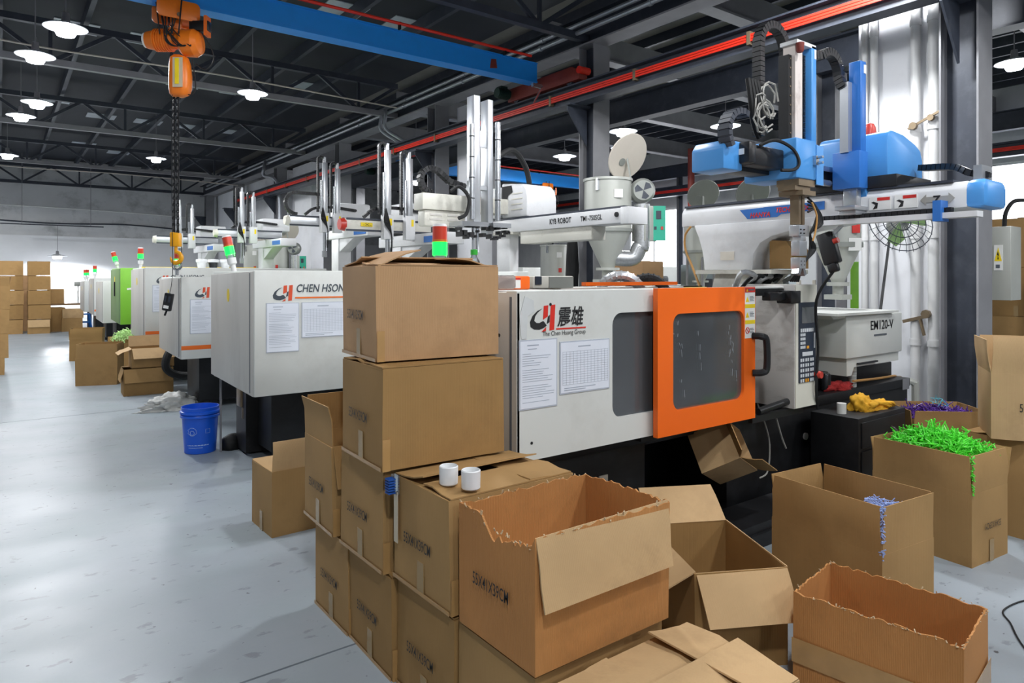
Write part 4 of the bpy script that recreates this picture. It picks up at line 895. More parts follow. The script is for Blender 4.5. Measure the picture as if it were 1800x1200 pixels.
# ---- robots on the machines behind
def robot(X, Y, zb, h, label, dx=.32, cap='stop_red', scale=1., ax=.62, mat_='robot_cream', mark=True):
    """X, Y: left end of the arm-carrying beam; zb its underside; h height of the arms' top"""
    t = thing('takeout_robot', label, 'robot', (X+.8, Y+.2, zb-.7), group='robots further down the row')
    MB().box(X+.06, X+1.3, Y-.06, Y+.08, zb, zb+.16).build('kick_beam', mat_, t, bevel=.006)
    MB().box(X+.06, X+1.3, Y-.07, Y-.06, zb+.14, zb+.165).box(X+.06, X+1.3, Y-.07, Y-.06, zb-.005, zb+.02).build('beam_rail', 'steel_dark', t)
    MB().cyl((X, Y+.01, zb+.08), (X+.07, Y+.01, zb+.08), .07, .085, n=14).build('end_cap', cap, t)
    if mark:
        MB().box(X+.26, X+.42, Y-.073, Y-.061, zb+.06, zb+.11).build('axis_sticker', 'label_yellow', t)
        text('-X-', 'lettering', 'black_ink', t, (X+.28, Y-.076, zb+.068), .045, width=.12)
    for k, xx in enumerate((X+ax, X+ax+dx)):
        zt = h-.08*k
        A = MB().box(xx-.035, xx+.035, Y-.14, Y-.07, zb-.1, zt).build('arm', 'aluminium', t, bevel=.004)
        MB().cyl((xx-.065, Y-.12, zb+.2), (xx-.065, Y-.12, zt-.3), .022, n=10).build('air_cylinder', 'steel_bright', A)
        MB().box(xx-.08, xx+.06, Y-.16, Y-.06, zb-.1, zb+.22).build('arm_block', 'robot_white', A, bevel=.006)
        MB().box(xx+.0, xx+.035, Y-.162, Y-.16, zb+.08, zb+.17).build('yellow_label', 'label_yellow', A)
        MB().box(xx-.015, xx+.015, Y-.12, Y-.09, zt, zt+.09).build('arm_tip', 'aluminium', A)
        chain_path([(xx-.1, Y-.06, zb+.25), (xx-.1, Y-.06, zt+.03)]+arc((xx-.05, Y-.06, zt+.05), .05, PI, 0, 6, (1, 0, 0), (0, 0, 1))+[(xx, Y-.06, zt)], .05, .03, (0, 1, 0), .035).build('cable_chain', 'black_plastic', t)
    MB().cyl((X+ax, Y-.1, zb-.1), (X+ax, Y-.1, zb-.42), .03, n=10).box(X+ax-.04, X+ax+.03, Y-.13, Y-.08, zb-.5, zb-.4).build('gripper_rod', 'steel_bright', t)
    g = MB()
    for k in range(6): g.tube(smooth([(X+ax-.05, Y-.16, zb+.3), (X+ax-.02-.03*k*.5, Y-.2, zb+.12), (X+ax+.02, Y-.18, zb-.05), (X+ax+.03, Y-.15, zb-.15-.04*k)], 4), .007, 5)
    g.build('hose_bundle', 'rubber', t)
    chain_path(smooth([(X+.35, Y+.02, zb+.2), (X+.5, Y+.02, zb+.3), (X+.8, Y+.02, zb+.33), (X+1.2, Y+.02, zb+.3)], 4), .06, .04, (0, 1, 0), .04).build('beam_cable_chain', 'black_plastic', t)
    MB().box(X+1.0, X+1.3, Y-.9, Y+.95, zb-.17, zb-.02).build('traverse_beam', 'robot_white', t, bevel=.01)
    MB().box(X+.99, X+1.0, Y-.85, Y-.4, zb-.14, zb-.06).build('beam_decal', 'robot_blue_deep', t)
    MB().box(X+1.02, X+1.25, Y+.3, Y+.6, zb-.75, zb-.17).prism([(Y+.3, zb-.17), (Y-.3, zb-.17), (Y+.3, zb-.4)], (X+1.04, 0, 0), (0, 1, 0), (0, 0, 1), (.2, 0, 0)).build('post', 'robot_white', t, bevel=.006)
    MB().box(X+.95, X+1.5, Y+.05, Y+.5, zb+.16, zb+.42).build('drive_cover', 'robot_white', t, bevel=.03)
    return t
robot(3.45, 8.25, 2.13, 3.2, 'dirty cream robot with a red end cap and two tall arms behind the box stack')
robot(3.62, 10.85, 2.36, 3.4, 'robot with twin thin arms and a rounded dark cable loop, third from the front', dx=.22, cap='cream_metal', mat_='aluminium', mark=False)
robot(3.3, 14.0, 2.3, 3.2, 'robot far behind the tilted signal lamp, fourth from the front', dx=.22, cap='cream_metal', mat_='aluminium', mark=False, ax=.5)
robot(2.6, 16.2, 2.25, 3.1, 'robot seen just right of the yellow hook at the far end', dx=.25, cap='cream_metal', mat_='aluminium', mark=False, ax=.5)
tag(chain_path(arc((3.8, 10.85, 2.72), .17, PI*1.5, PI*.5, 10, (1, 0, 0), (0, 0, 1))+[(4.2, 10.85, 2.89)], .06, .05, (0, 1, 0), .04).build('cable_loop', 'black_plastic'), 'rounded black cable chain loop on the third robot', 'cable chain')
# ---------------------------------------------------------------- hopper dryers
def dryer(X, Y, zt, r, label, hc=.62, hk=.45, lid=True, side=1, full=True, lidc='lid_beige', ht=.16, stand=False):
    t = thing('hopper_dryer', label, 'dryer', (X, Y, zt-hc-hk-ht)); z1 = zt-hc; z2 = z1-hk
    MB().lathe([(r, z1), (r, zt-.03), (r+.015, zt-.03), (r+.015, zt), (r-.02, zt)], (X, Y, 0), 28).build('drum', 'dryer_grey', t)
    MB().lathe([(r+.015, z1-.02), (r+.015, z1+.02)], (X, Y, 0), 28).build('drum_ring', 'dryer_dark', t)
    MB().lathe([(r*.28, z2), (r*.99, z1-.02)], (X, Y, 0), 28).build('cone', 'dryer_grey', t)
    MB().lathe([(r*.5, z2-.03), (r*.5, z2)], (X, Y, 0), 16).cyl((X, Y, z2-ht), (X, Y, z2-.03), r*.25, n=12).box(X-r*.45, X+r*.45, Y-r*.45, Y+r*.45, z2-ht-.02, z2-ht+.02).build('throat', 'dryer_grey', t)
    if lid:
        a = V((.8, -.6, 0)); n = (a*.62*side+V((0, 0, -.5))+V((-.55, -.6, 0))).normalized(); u = n.orthogonal().normalized(); w = n.cross(u)
        c = V((X, Y, zt+.28))+a*r*.85*side; M = Matrix((u, w, n)).transposed()
        MB().lathe([(r*1.0, -.01), (r*1.02, 0), (r*.99, .008)], c, 30, M).build('lid', lidc, t)
        MB().lathe([(r*.17, .009), (r*.17, .016)], c+u*r*.35, 14, M).build('lid_port', 'dryer_dark', t)
        MB().bar(V((X, Y, zt-.02))+a*r*side, c-n*.02, .03, .02).build('lid_hinge', 'dryer_dark', t)
    if full:
        b = V((X, Y, 0))+V((.8, -.6, 0))*(r+.13); f = V((-.6, -.8, 0)); M = Matrix((V((.8, -.6, 0)), V((0, 0, 1)).cross(V((.8, -.6, 0)))*-1, V((0, 0, 1)))).transposed()
        M2 = Matrix((V((.8, -.6, 0)), V((0, 0, 1)), f)).transposed()
        bz = zt-.14
        MB().lathe([(.12, -.1), (.15, -.08), (.15, .06), (.12, .1)], V((b.x, b.y, bz)), 22, M2).cyl(V((b.x, b.y, bz)), V((X, Y, bz)), .06, n=12).build('blower', 'dryer_dark', t)
        fan = MB()
        for k in range(3):
            a0 = k*2*PI/3+.3; fan.prism([(0, 0), (.1*math.cos(a0), .1*math.sin(a0)), (.11*math.cos(a0+.5), .11*math.sin(a0+.5)), (.1*math.cos(a0+1), .1*math.sin(a0+1))], V((b.x, b.y, bz))+f*.1, M2@V((1, 0, 0)), M2@V((0, 1, 0)), f*.004)
        fan.build('blower_grille', 'steel_dark', t)
        MB().box(b.x-.05, b.x+.16, b.y-.09, b.y+.12, zt-.75, zt-.32).build('control_box', 'dryer_grey', t, bevel=.006)
        p = MB().obox(V((b.x+.16, b.y-.12, zt-.53)), (.17, .02, .42), M).build('control_front', 'panel_green', t)
        q = V((b.x+.16, b.y-.12, zt-.53))
        MB().obox(q+f*.012+V((0, 0, .1)), (.06, .01, .1), M).build('display', 'keypad_blue', p)
        MB().obox(q+f*.012+M@V((.04, 0, -.06)), (.028, .01, .04), M).build('red_switch', 'stop_red', p)
        MB().obox(q+f*.012+M@V((-.04, 0, -.06)), (.03, .01, .04), M).build('dark_switch', 'keypad_blue', p)
        MB().tube(smooth([V((b.x, b.y, zt-.3)), V((b.x, b.y, zt-.78)), V((b.x-.02, b.y+.02, z1-.2)), V((b.x-.08, b.y+.07, z1-.33)), V((X, Y, 0))+V((.8, -.6, 0))*r*.3+V((0, 0, z2+.12))], 6), .095, 12).build('air_duct', 'duct_alu', t)
    MB().obox(V((X, Y, zt-.2))+V((-.6, -.8, 0))*(r+.002)+V((.8, -.6, 0))*r*.3, (.1, .01, .1), Matrix((V((.8, -.6, 0)), V((.6, .8, 0)), V((0, 0, 1)))).transposed()).build('sticker', 'label_white', t)
    MB().obox(V((X, Y, z1+.13))+V((-.6, -.8, 0))*(r+.003)+V((.8, -.6, 0))*r*.35, (.06, .01, .08), Matrix((V((.8, -.6, 0)), V((.6, .8, 0)), V((0, 0, 1)))).transposed()).build('red_sticker', 'label_red', t)
    if stand:
        for k in range(4): a0 = PI/4+k*PI/2; MB().cyl((X+.22*math.cos(a0), Y+.22*math.sin(a0), 0), (X+.2*math.cos(a0), Y+.2*math.sin(a0), z1), .02, n=8).build('stand_leg', 'steel_grey', t)
    l = V((X, Y, zt-.09))+V((-.6, -.8, 0))*r*.9-V((.8, -.6, 0))*r*.55
    MB().obox(l, (.03, .03, .14), None).build('latch', 'steel_bright', t)
    return t
dryer(5.9, 5.93, 2.72, .285, 'tall grey hopper dryer with open round lid behind the lettered robot beam')
dryer(5.25, 16.3, 1.55+55*16.2/1200+.05, .28, 'grey hopper dryer with tilted lid and green panel at the far end', hc=.7)
dryer(5.25, 18.0, 1.55+50*17.5/1200+.05, .28, 'second grey hopper dryer further back at the far end', hc=.7, full=False)
dryer(5.45, 2.85, 2.0, .17, 'small grey hopper under the beam of the blue robot', hc=.2, hk=.3, lid=False, full=False, ht=.12)
# ---------------------------------------------------------------- cartons
TX = '55X41X39CM'
G1 = 'cartons stacked in front of the machine'
def carton(label, loc, rz=0, L=.55, W=.41, H=.39, flaps=None, text_on=('-x',), tape_on=('-x',), m='card', mi=None, torn=None, bulge=.006, seed=None, fl=None, group='printed cartons', small=False, flip=False, lean=.006, name='carton', tmat='tape'):
    """flaps: side -> angle from upright, + outward, -90 shut"""
    R = random.Random(seed if seed is not None else label)
    t = thing(name, label, 'box', loc, rz, group, local=True)
    ns = 30 if torn else (3 if small else 6); nz = 2 if small else 5; th = .006
    cs = [(-L/2, -W/2), (L/2, -W/2), (L/2, W/2), (-L/2, W/2)]; nr = [(0, -1), (1, 0), (0, 1), (-1, 0)]; sd = ['-y', '+x', '+y', '-x']
    ln = [(R.uniform(-lean, lean), R.uniform(-lean, lean)) for _ in range(4)]; bg = [R.uniform(.3, 1)*bulge for _ in range(4)]
    out = []; inn = []; N = 4*ns
    for k in range(nz+1):
        f = k/nz
        for s in range(4):
            a, b = cs[s], cs[(s+1) % 4]; la, lb = ln[s], ln[(s+1) % 4]
            for i in range(ns):
                u = i/ns; z = H*f
                if torn and k == nz: z = H+torn(sd[s], u, R)
                elif torn and k == nz-1: z = H*f*.9
                bb = bg[s]*math.sin(PI*u)*math.sin(PI*min(f, 1))
                x = a[0]+(b[0]-a[0])*u+nr[s][0]*bb+(la[0]+(lb[0]-la[0])*u)*f; y = a[1]+(b[1]-a[1])*u+nr[s][1]*bb+(la[1]+(lb[1]-la[1])*u)*f
                out.append((x, y, z)); inn.append((x*(1-2*th/L), y*(1-2*th/W), max(z, th)))
    fs = []
    for k in range(nz):
        for i in range(N):
            j = (i+1) % N; A, B, Cc, D = k*N+i, k*N+j, (k+1)*N+j, (k+1)*N+i; o = len(out)
            fs += [(A, B, Cc, D), (o+D, o+Cc, o+B, o+A)]
    o = len(out)
    for i in range(N): j = (i+1) % N; fs.append((nz*N+i, nz*N+j, o+nz*N+j, o+nz*N+i))
    fs += [tuple(range(N-1, -1, -1)), tuple(o+i for i in range(N))]
    mb = MB(); mb.v = [V(p) for p in out+inn]; mb.f = fs
    body = mb.build('body', m, t, ang=25)
    fl = fl or W/2-.003
    if flaps is None: flaps = {'-x': -89, '+x': -89, '-y': -88, '+y': -88}
    for s, (ang, length) in {k: (v if isinstance(v, tuple) else (v, fl)) for k, v in flaps.items()}.items():
        a = math.radians(ang+R.uniform(-1.5, 1.5)); i = sd.index(s); n = V((nr[i][0], nr[i][1], 0)); al = V((-n.y, n.x, 0)); wd = (W if 'x' in s else L)-.006
        hinge = n*((L if 'x' in s else W)/2-th*.5)+V((0, 0, H-.004 if abs(ang) < 20 else H+(.004 if 'y' in s else -.004 if ang < -60 else 0)))
        p = MB(); nseg = 3 if not small else 1; vs = []; q = 5
        for st in range(nseg+1):
            aa = a+(.05*R.uniform(-1, 1) if st else 0)
            c = hinge+(n*math.sin(aa)+V((0, 0, math.cos(aa))))*length*st/nseg; nn = n*math.cos(aa)-V((0, 0, math.sin(aa)))
            for w_ in (-.5, .5):
                for e in (-.5, .5): vs.append(c+al*wd*w_*(1-.03*st/nseg)+nn*.005*e)
        fs2 = []
        for st in range(nseg):
            b0 = st*4
            for (x1, x2) in ((0, 1), (1, 3), (3, 2), (2, 0)): fs2.append((b0+x1, b0+x2, b0+4+x2, b0+4+x1))
        fs2 += [(0, 2, 3, 1), (nseg*4, nseg*4+1, nseg*4+3, nseg*4+2)]
        p.add(vs, fs2); p.build('flap', mi or m, t, ang=20)
    if group == G1 and not torn:
        MB().box(-L/2-.0062, -L/2-.0052, -W/2, W/2, .0, .014).build('clear_tape', 'clear_tape', t); MB().box(-L/2-.001, -L/2+.03, -W/2-.0075, -W/2-.0065, .0, .12).build('clear_tape', 'clear_tape', t)
    for s in text_on:
        x = {'-x': (-L/2-.0075-bulge*.5, W*.27, H*.42), '-y': (-L*.2, -W/2-.008-bulge*.5, H*.4), '+y': (L*.2, W/2+.008, H*.4)}[s]
        if flip:
            M3 = Euler((PI/2, 0, -PI/2)).to_matrix()@Matrix.Rotation(PI, 3, 'Z'); x = (x[0], -W*.27, H*.55)
            text(TX, 'printed_size', 'black_ink', t, x, .05, width=.17, M3=M3)
        else: text(TX, 'printed_size', 'black_ink', t, x, .055, s, width=.19, bold=.0003)
    for s in tape_on:
        if s == '-x': MB().box(-L/2-.006, -L/2-.004, -.03, .015, .0, .12).build('tape', tmat, t)
        elif s == 'top': MB().box(-L/2, L/2, -.025, .025, H+.008, H+.0095).build('tape', tmat, t)
        elif s == '-y': MB().box(-.03, .02, -W/2-.006, -W/2-.0045, 0, .1).build('tape', tmat, t)
    return t
UP = {'-x': 0, '+x': 0, '-y': 0, '+y': 0}
carton('carton on the floor at the aisle end of the front stack, with tape strip', (1.475, 2.963, 0), 0, W=.385, group=G1, m='card')
carton('second floor carton of the front stack, counted from the aisle end', (1.478, 2.56, 0), -.02, W=.405, group=G1, m='card_dark')
carton('third floor carton of the front stack, below the carton with the blue brush', (1.49, 2.148, 0), 0, W=.405, H=.395, group=G1, m='card_dark')
carton('floor carton underneath the torn open carton', (1.5, 1.73, 0), .01, W=.4, H=.395, group=G1, m='card')
carton('open carton with upright flaps at the aisle end of the second layer', (1.45, 3.05, .405), -.03, W=.375, H=.39, flaps={'-x': 3, '+x': 0, '+y': -4, '-y': 170}, group=G1, m='card', mi='card')
carton('second layer carton directly below the two high stacked cartons', (1.455, 2.607, .4), .0, W=.405, H=.4, group=G1, m='card')
carton('second layer carton with the blue brush and white cups on it', (1.48, 2.155, .41), .01, W=.4, H=.385, group=G1, m='card', flaps={'-x': -90, '+x': -87, '-y': -88, '+y': -84})
carton('third layer carton with size print, below the top carton', (1.43, 2.533, .815), -.045, H=.385, group=G1, m='card_dark', tape_on=('-x',))
carton('topmost carton of the front stack with loosely folded top', (1.465, 2.62, 1.215), -.09, H=.375, group=G1, m='card_pink', flaps={'-x': (-66, .2), '+x': -80, '-y': -88, '+y': -82}, bulge=.012)
def torn(s, u, R):
    z = R.uniform(-.008, .006)
    if s == '-x' and u > .34: z -= (.05*min(1, (u-.34)/.1))*(1-max(0, (u-.5))*1.5)+R.uniform(0, .012)
    return z
tb = carton('large torn carton, open on top with a ripped front flap', (1.5, 1.71, .41), .0, L=.57, W=.4, H=.39, flaps={'-y': (171, .21)}, torn=torn, m='card_ribbed', mi='card_light', group=None, tape_on=(), bulge=.004)
rg = MB(); R = random.Random(4)
for k in range(90):
    s = R.random()
    if k % 3 == 0: p = V((-.285, -.2+.4*s, .388))
    elif k % 3 == 1: p = V((-.285+.57*s, -.2, .388))
    else: p = V((-.285+.57*s, .2, .388))
    if k % 3 == 0 and s < .66: p.z -= .03
    q = p+V((R.uniform(-.008, .008), R.uniform(-.008, .008), R.uniform(-.006, .014))); rg.bar(p, q, .004, .002)
rg.build('torn_edge', 'card_edge', tb)['kind'] = 'stuff'
carton('carton in the foreground at the bottom edge with half folded top flaps', (1.53, 1.262, 0), 0, L=.58, W=.4, H=.4, flaps={'-x': -86, '+x': (-78, .2), '-y': -80, '+y': -86}, text_on=(), group=G1, m='card_light')
carton('open carton with one raised flap standing alone on the aisle floor', (1.555, 4.27, 0), .03, W=.36, H=.39, flaps={'-y': 0, '-x': (-160, .15), '+y': -120, '+x': 10}, text_on=(), m='card', mi='card_light', group=None)
# open cartons on the right
carton('open carton with spread flaps between the torn carton and the machine', (2.4665, 1.8435, 0), math.radians(62), L=.53, W=.39, H=.39, flaps={'-x': (146, .2), '+x': (52, .2), '+y': (120, .19), '-y': 176}, text_on=(), tape_on=(), m='card_dark', mi='card_light', group=None)
def torn2(s, u, R): return R.uniform(-.007, .006)
dbx = carton('ragged open carton in the right foreground with shiny tape', (2.583, 1.165, 0), math.radians(97.6), L=.54, W=.37, H=.375, flaps={}, text_on=(), tape_on=(), torn=torn2, m='card_ribbed', mi='card_inner', group=None)
MB().box(-.27, .27, .1935, .1945, .12, .21).build('tape', 'clear_tape', dbx); MB().box(-.2805, -.2795, -.17, .17, .12, .21).build('tape', 'clear_tape', dbx)
rg = MB()
for k in range(80):
    s = R.random(); p = V((-.27+.54*s, (.185 if k % 2 else -.185), .373)) if k % 4 else V((-.27 if k % 8 else .27, -.185+.37*s, .373))
    q = p+V((R.uniform(-.008, .008), R.uniform(-.006, .006), R.uniform(-.004, .01))); rg.bar(p, q, .004, .002)
rg.build('torn_edge', 'card_edge', dbx)['kind'] = 'stuff'
carton('tall open carton with pale blue sprues showing in its split corner', (3.15, 1.593, 0), math.radians(84), L=.545, W=.395, H=.39, flaps={'-x': (1, .205), '+x': (0, .205), '-y': (0, .205), '+y': (1, .205)}, text_on=(), tape_on=(), m='card', mi='card', group=None, bulge=.0005, lean=0)
carton('tall open carton heaped with bright green sprues', (4.343, 1.683, 0), math.radians(84), L=.545, W=.39, H=.39, flaps={'-x': (0, .205), '+x': (3, .2), '-y': (24, .2), '+y': (0, .205)}, text_on=('-x',), flip=True, m='card', mi='card', group=None, bulge=.0005, lean=0)
carton('open carton of purple sprues below the dark steel column', (5.53, 2.15, 0), math.radians(-41.7), L=.52, W=.4, H=.39, flaps={'-x': (3, .205), '+x': (0, .205), '-y': (0, .205), '+y': (-2, .205)}, text_on=(), tape_on=(), m='card', group=None)
carton('carton on the floor at the right edge beneath a tilted open carton', (5.1, 1.5, 0), -.1, H=.575, text_on=(), m='card', group=None)
ob = carton('open carton with size print standing on another at the right edge', (5.02, 1.39, .585), math.radians(-62), H=.39, flaps={'-y': (2, .22), '-x': (8, .2), '+x': (6, .2), '+y': (0, .2)}, text_on=(), tape_on=(), m='card_light', group=None, lean=.0)
text(TX, 'printed_size', 'black_ink', ob, (-.14, -.216, .17), .07, '-y', width=.24)
# carton jammed below the orange door
cj = carton('crumpled open carton jammed in the drop opening below the orange door', (3.42, 2.62, .44), 0, L=.3, W=.26, H=.24, flaps={'-y': (30, .12), '-x': (60, .1)}, text_on=(), tape_on=(), m='card_light', mi='card', group=None, bulge=.012)
cj.rotation_euler = (math.radians(58), math.radians(25), math.radians(14))
# cartons down the aisle
carton('upright carton with raised flaps standing in the aisle, largest of the far group', (1.16, 11.46, 0), math.radians(-20), L=.52, W=.4, H=.39, flaps=UP, text_on=(), tape_on=(), group=None)
carton('tall carton behind the upright carton in the aisle', (1.3, 14.9, 0), math.radians(-12), L=.52, W=.4, H=.39, flaps=UP, text_on=(), tape_on=(), group=None, m='card_dark')
carton('carton filled with pale lime sprues below the green machine', (1.62, 12.35, 0), .05, L=.5, W=.38, H=.39, flaps={'-x': (15, .1), '-y': (5, .12), '+x': (0, .2), '+y': (0, .2)}, text_on=(), tape_on=(), group=None)
carton('lower carton with hanging flaps under the white machines', (1.57, 10.2, 0), -.05, L=.58, W=.4, H=.34, flaps={'-x': (165, .17), '-y': (168, .18), '+x': -88, '+y': -88}, text_on=(), tape_on=(), group=None, m='card_dark', mi='card')
carton('upper carton with spread flaps resting on the one with hanging flaps', (1.62, 10.22, .35), -.02, L=.5, W=.36, H=.25, flaps={'-x': (112, .17), '-y': (135, .17), '+y': (20, .15), '+x': (10, .15)}, text_on=(), tape_on=(), group=None, m='card', mi='card_light')
for k, (z, H, dx, fl) in enumerate(((0, .26, -.03, None), (.262, .38, .02, None), (.645, .38, .02, None), (1.03, .36, .03, {'-x': 10, '+x': 12, '-y': 8, '+y': 5}))):
    carton(['lowest', 'second lowest', 'third', 'topmost, open'][k]+' carton of the stack cut by the left picture edge', (-.19+dx, 13.55, z), .02*k, L=.55, W=.42, H=H, flaps=fl, text_on=(), tape_on=('top',) if not fl else (), group='stack at the left edge', small=True, fl=.15 if fl else None)
cop = None
W5 = ['lowest', 'second', 'middle', 'fourth', 'topmost']
for k in range(5):
    carton(W5[k]+' carton of the leftmost tall stack near the far wall', (.2+.012*(k % 3), 22.75, .392*k), .02*(k % 2), L=.58, W=.42, H=.37, text_on=(), group='cartons near the far wall', small=True, m='card_dark' if k % 2 else 'card')
    carton(W5[k]+' carton of the tall stack under the glaring lamp', (.84+.01*(k % 2), 22.5, .392*k), .015*(k % 3), L=.5, W=.4, H=.37, text_on=(), group='cartons near the far wall', small=True, m='card' if k == 0 else 'card_dark', flaps=None if k else {'-y': (170, .2), '-x': -89, '+x': -89, '+y': -89}, mi='card_light' if k == 0 else None)
for k in range(4):
    carton(W5[k]+' carton of the stack between the two tall far stacks', (.58, 23.7, .392*k), 0, L=.5, W=.4, H=.385, text_on=(), group='cartons near the far wall', small=True, m='card_pink')
carton('dark carton under the far workbench', (1.24, 23.1, 0), .1, L=.4, W=.5, H=.66, text_on=(), group='cartons near the far wall', small=True, m='card_dark')
carton('light carton pair under the far workbench, lower one', (1.62, 22.9, 0), 0, L=.5, W=.4, H=.36, text_on=(), group='cartons near the far wall', small=True)
carton('light carton pair under the far workbench, upper one', (1.64, 22.92, .37), 0, L=.5, W=.4, H=.25, text_on=(), group='cartons near the far wall', small=True, m='card_light')
carton('carton with a pale lid standing on the far workbench', (1.3, 23.95, .747), 0, L=.4, W=.3, H=.42, text_on=(), group='cartons near the far wall', small=True, m='card')
# ---------------------------------------------------------------- sprues
def sprues(label, c, rz, L, W, zc, dome, n, m, seed, size=(.05, .11), r=.0032, cat='sprues'):
    R = random.Random(seed); mb = MB(); ca, sa = math.cos(rz), math.sin(rz)
    for k in range(n):
        u, v = R.uniform(-.5, .5), R.uniform(-.5, .5); z = zc+dome*(1-(2*u)**2)*(1-(2*v)**2)-R.random()*.05
        p = V((c[0]+ca*u*L-sa*v*W, c[1]+sa*u*L+ca*v*W, z)); d = V((R.uniform(-1, 1), R.uniform(-1, 1), R.uniform(-.45, .55))).normalized(); l = R.uniform(*size)
        a, b = p-d*l/2, p+d*l/2; rr = r*R.uniform(.8, 1.2)
        loc_ = lambda q: (ca*(q.x-c[0])+sa*(q.y-c[1]), -sa*(q.x-c[0])+ca*(q.y-c[1]))
        if any(q.z < zc+.03 and (abs(loc_(q)[0]) > L/2+.02 or abs(loc_(q)[1]) > W/2+.02) for q in (a, b)): continue
        mb.cyl(a, b, rr, rr*.7, n=5)
        s = d.cross(V((R.uniform(-1, 1), R.uniform(-1, 1), R.uniform(-1, 1)))).normalized()
        for q in (.25, .6, .9):
            if R.random() < .6: mb.cyl(a+d*l*q, a+d*l*q+s*l*R.uniform(.25, .45)*R.choice((-1, 1)), rr*.8, rr*.6, n=4)
    o = mb.build('sprue_pile', m); tag(o, label, cat, kind='stuff'); return o
sprues('heap of bright green plastic sprues in the tall carton', (4.343, 1.683), math.radians(84), 0.46, .31, .58, .08, 420, 'sprue_green', 1, (.08, .16), .0048)
sprues('pale blue plastic sprues inside the split corner carton', (3.13, 1.45), math.radians(84), .2, .3, .5, .06, 160, 'sprue_blue', 2, (.03, .06))
sprues('purple plastic sprues in the carton below the steel column', (5.53, 2.15), math.radians(-41.7), .43, .31, .55, .05, 170, 'sprue_purple', 3, (.07, .14), .0045)
sprues('few cyan plastic sprues on top of the purple ones', (5.5, 2.12), math.radians(-41.7), .1, .1, .64, .03, 9, 'sprue_cyan', 4, (.06, .1))
sprues('pale lime plastic sprues heaped in a far carton', (1.62, 12.35), .05, .4, .3, .56, .14, 160, 'sprue_lime', 5, (.1, .2), .007)
def trickle(name_label, pts, m, seed):
    R = random.Random(seed); mb = MB()
    for p in pts:
        for k in range(3):
            q = V(p)+V((R.uniform(-.004, .004), R.uniform(-.004, .004), R.uniform(-.02, .02))); d = V((R.uniform(-1, 1), R.uniform(-1, 1), R.uniform(-1, 1))).normalized()*.011
            mb.cyl(q-d, q+d, .003, n=4)
    tag(mb.build('sprue_trickle', m), name_label, 'sprues', kind='stuff')
trickle('pale blue sprues poking out of the split corner of a carton', [(2.93, 1.343, .585-.022*k) for k in range(10)], 'sprue_blue', 6)
trickle('green sprues poking out of the split corner of a carton', [(4.125, 1.428, .585-.022*k) for k in range(9)], 'sprue_green', 7)
# ---------------------------------------------------------------- things on and around the machines
for i, (x, y) in enumerate(((1.275, 2.075), (1.31, 1.985))):
    t = thing('plastic_cup', ('left' if i == 0 else 'right')+' one of two white plastic rings standing on a carton', 'cup', (x, y, .812), group='white plastic rings')
    MB().lathe([(.030, .812), (.033, .816), (.034, .875), (.031, .878), (.029, .874), (.029, .82), (.004, .818)], (x, y, 0), 26).build('wall', 'cup_white', t)
t = thing('brush_head', 'blue bristle brush head stuck to the corner of a carton', 'brush', (1.2, 2.33, .74))
MB().box(1.186, 1.2, 2.305, 2.345, .73, .8).build('back', 'clear_plastic', t)
g = MB()
for k in range(6):
    for j in range(4): g.box(1.158, 1.186, 2.308+j*.009, 2.314+j*.009, .735+k*.01, .741+k*.01)
g.build('bristle', 'brush_blue', t)
MB().box(1.19, 1.192, 2.3, 2.33, .55, .74).build('tape_tail', 'tape_clear', t)
# bottle
x, y, z = 2.0, 3.0, 1.477
t = thing('water_bottle', 'clear blue water bottle with a green cap behind the top carton', 'bottle', (x, y, z))
MB().lathe([(.03, 0), (.034, .008), (.034, .05), (.031, .056), (.034, .062), (.034, .11), (.031, .116), (.034, .122), (.03, .15), (.016, .175), (.014, .19)], (x, y, z), 20).build('body', 'clear_plastic', t)
MB().lathe([(.019, .185), (.019, .21), (.017, .213)], (x, y, z), 18).build('cap', 'cap_green', t)
t = thing('small_pack', 'pale pink shrink wrapped pack on the front machine', 'pack', (1.93, 2.66, 1.485))
MB().box(1.87, 1.97, 2.6, 2.72, 1.487, 1.55).build('pack', 'pale_pink', t, bevel=.008)
MB().box(1.866, 1.974, 2.596, 2.724, 1.49, 1.553).build('wrap', 'clear_plastic', t, bevel=.01)
t = thing('orange_housing', 'orange housing with a prohibition label on top of the front machine', 'housing', (2.23, 2.95, 1.477))
MB().box(2.1, 2.3, 2.9, 3.05, 1.477, 1.55).build('body', 'machine_orange', t, bevel=.01)
MB().box(2.12, 2.23, 2.897, 2.9, 1.485, 1.54).build('label_sheet', 'label_white', t)
MB().box(2.12, 2.23, 2.895, 2.898, 1.53, 1.54).build('label_head', 'label_red', t)
MB().tube(arc((2.175, 2.894, 1.508), .014, 0, 2*PI, 14, (1, 0, 0), (0, 0, 1))[:-1], .002, 5, closed=True).bar((2.166, 2.894, 1.518), (2.184, 2.894, 1.498), .003, .003).build('no_entry_mark', 'label_red', t)
t = thing('limit_unit', 'white box with a dark latch on top of the front machine', 'unit', (2.62, 3.1, 1.477))
MB().box(2.46, 2.78, 3.08, 3.2, 1.477, 1.55).build('body', 'robot_cream', t, bevel=.01)
MB().box(2.58, 2.77, 3.075, 3.08, 1.48, 1.545).build('grey_side', 'dryer_dark', t)
MB().box(2.475, 2.52, 3.072, 3.08, 1.5, 1.548).build('latch', 'keypad_blue', t)
tag(MB().box(2.85, 3.7, 3.05, 3.09, 1.49, 1.512).build('guard_strip', 'machine_orange'), 'orange guard edge lying along the top of the front machine', 'strip')
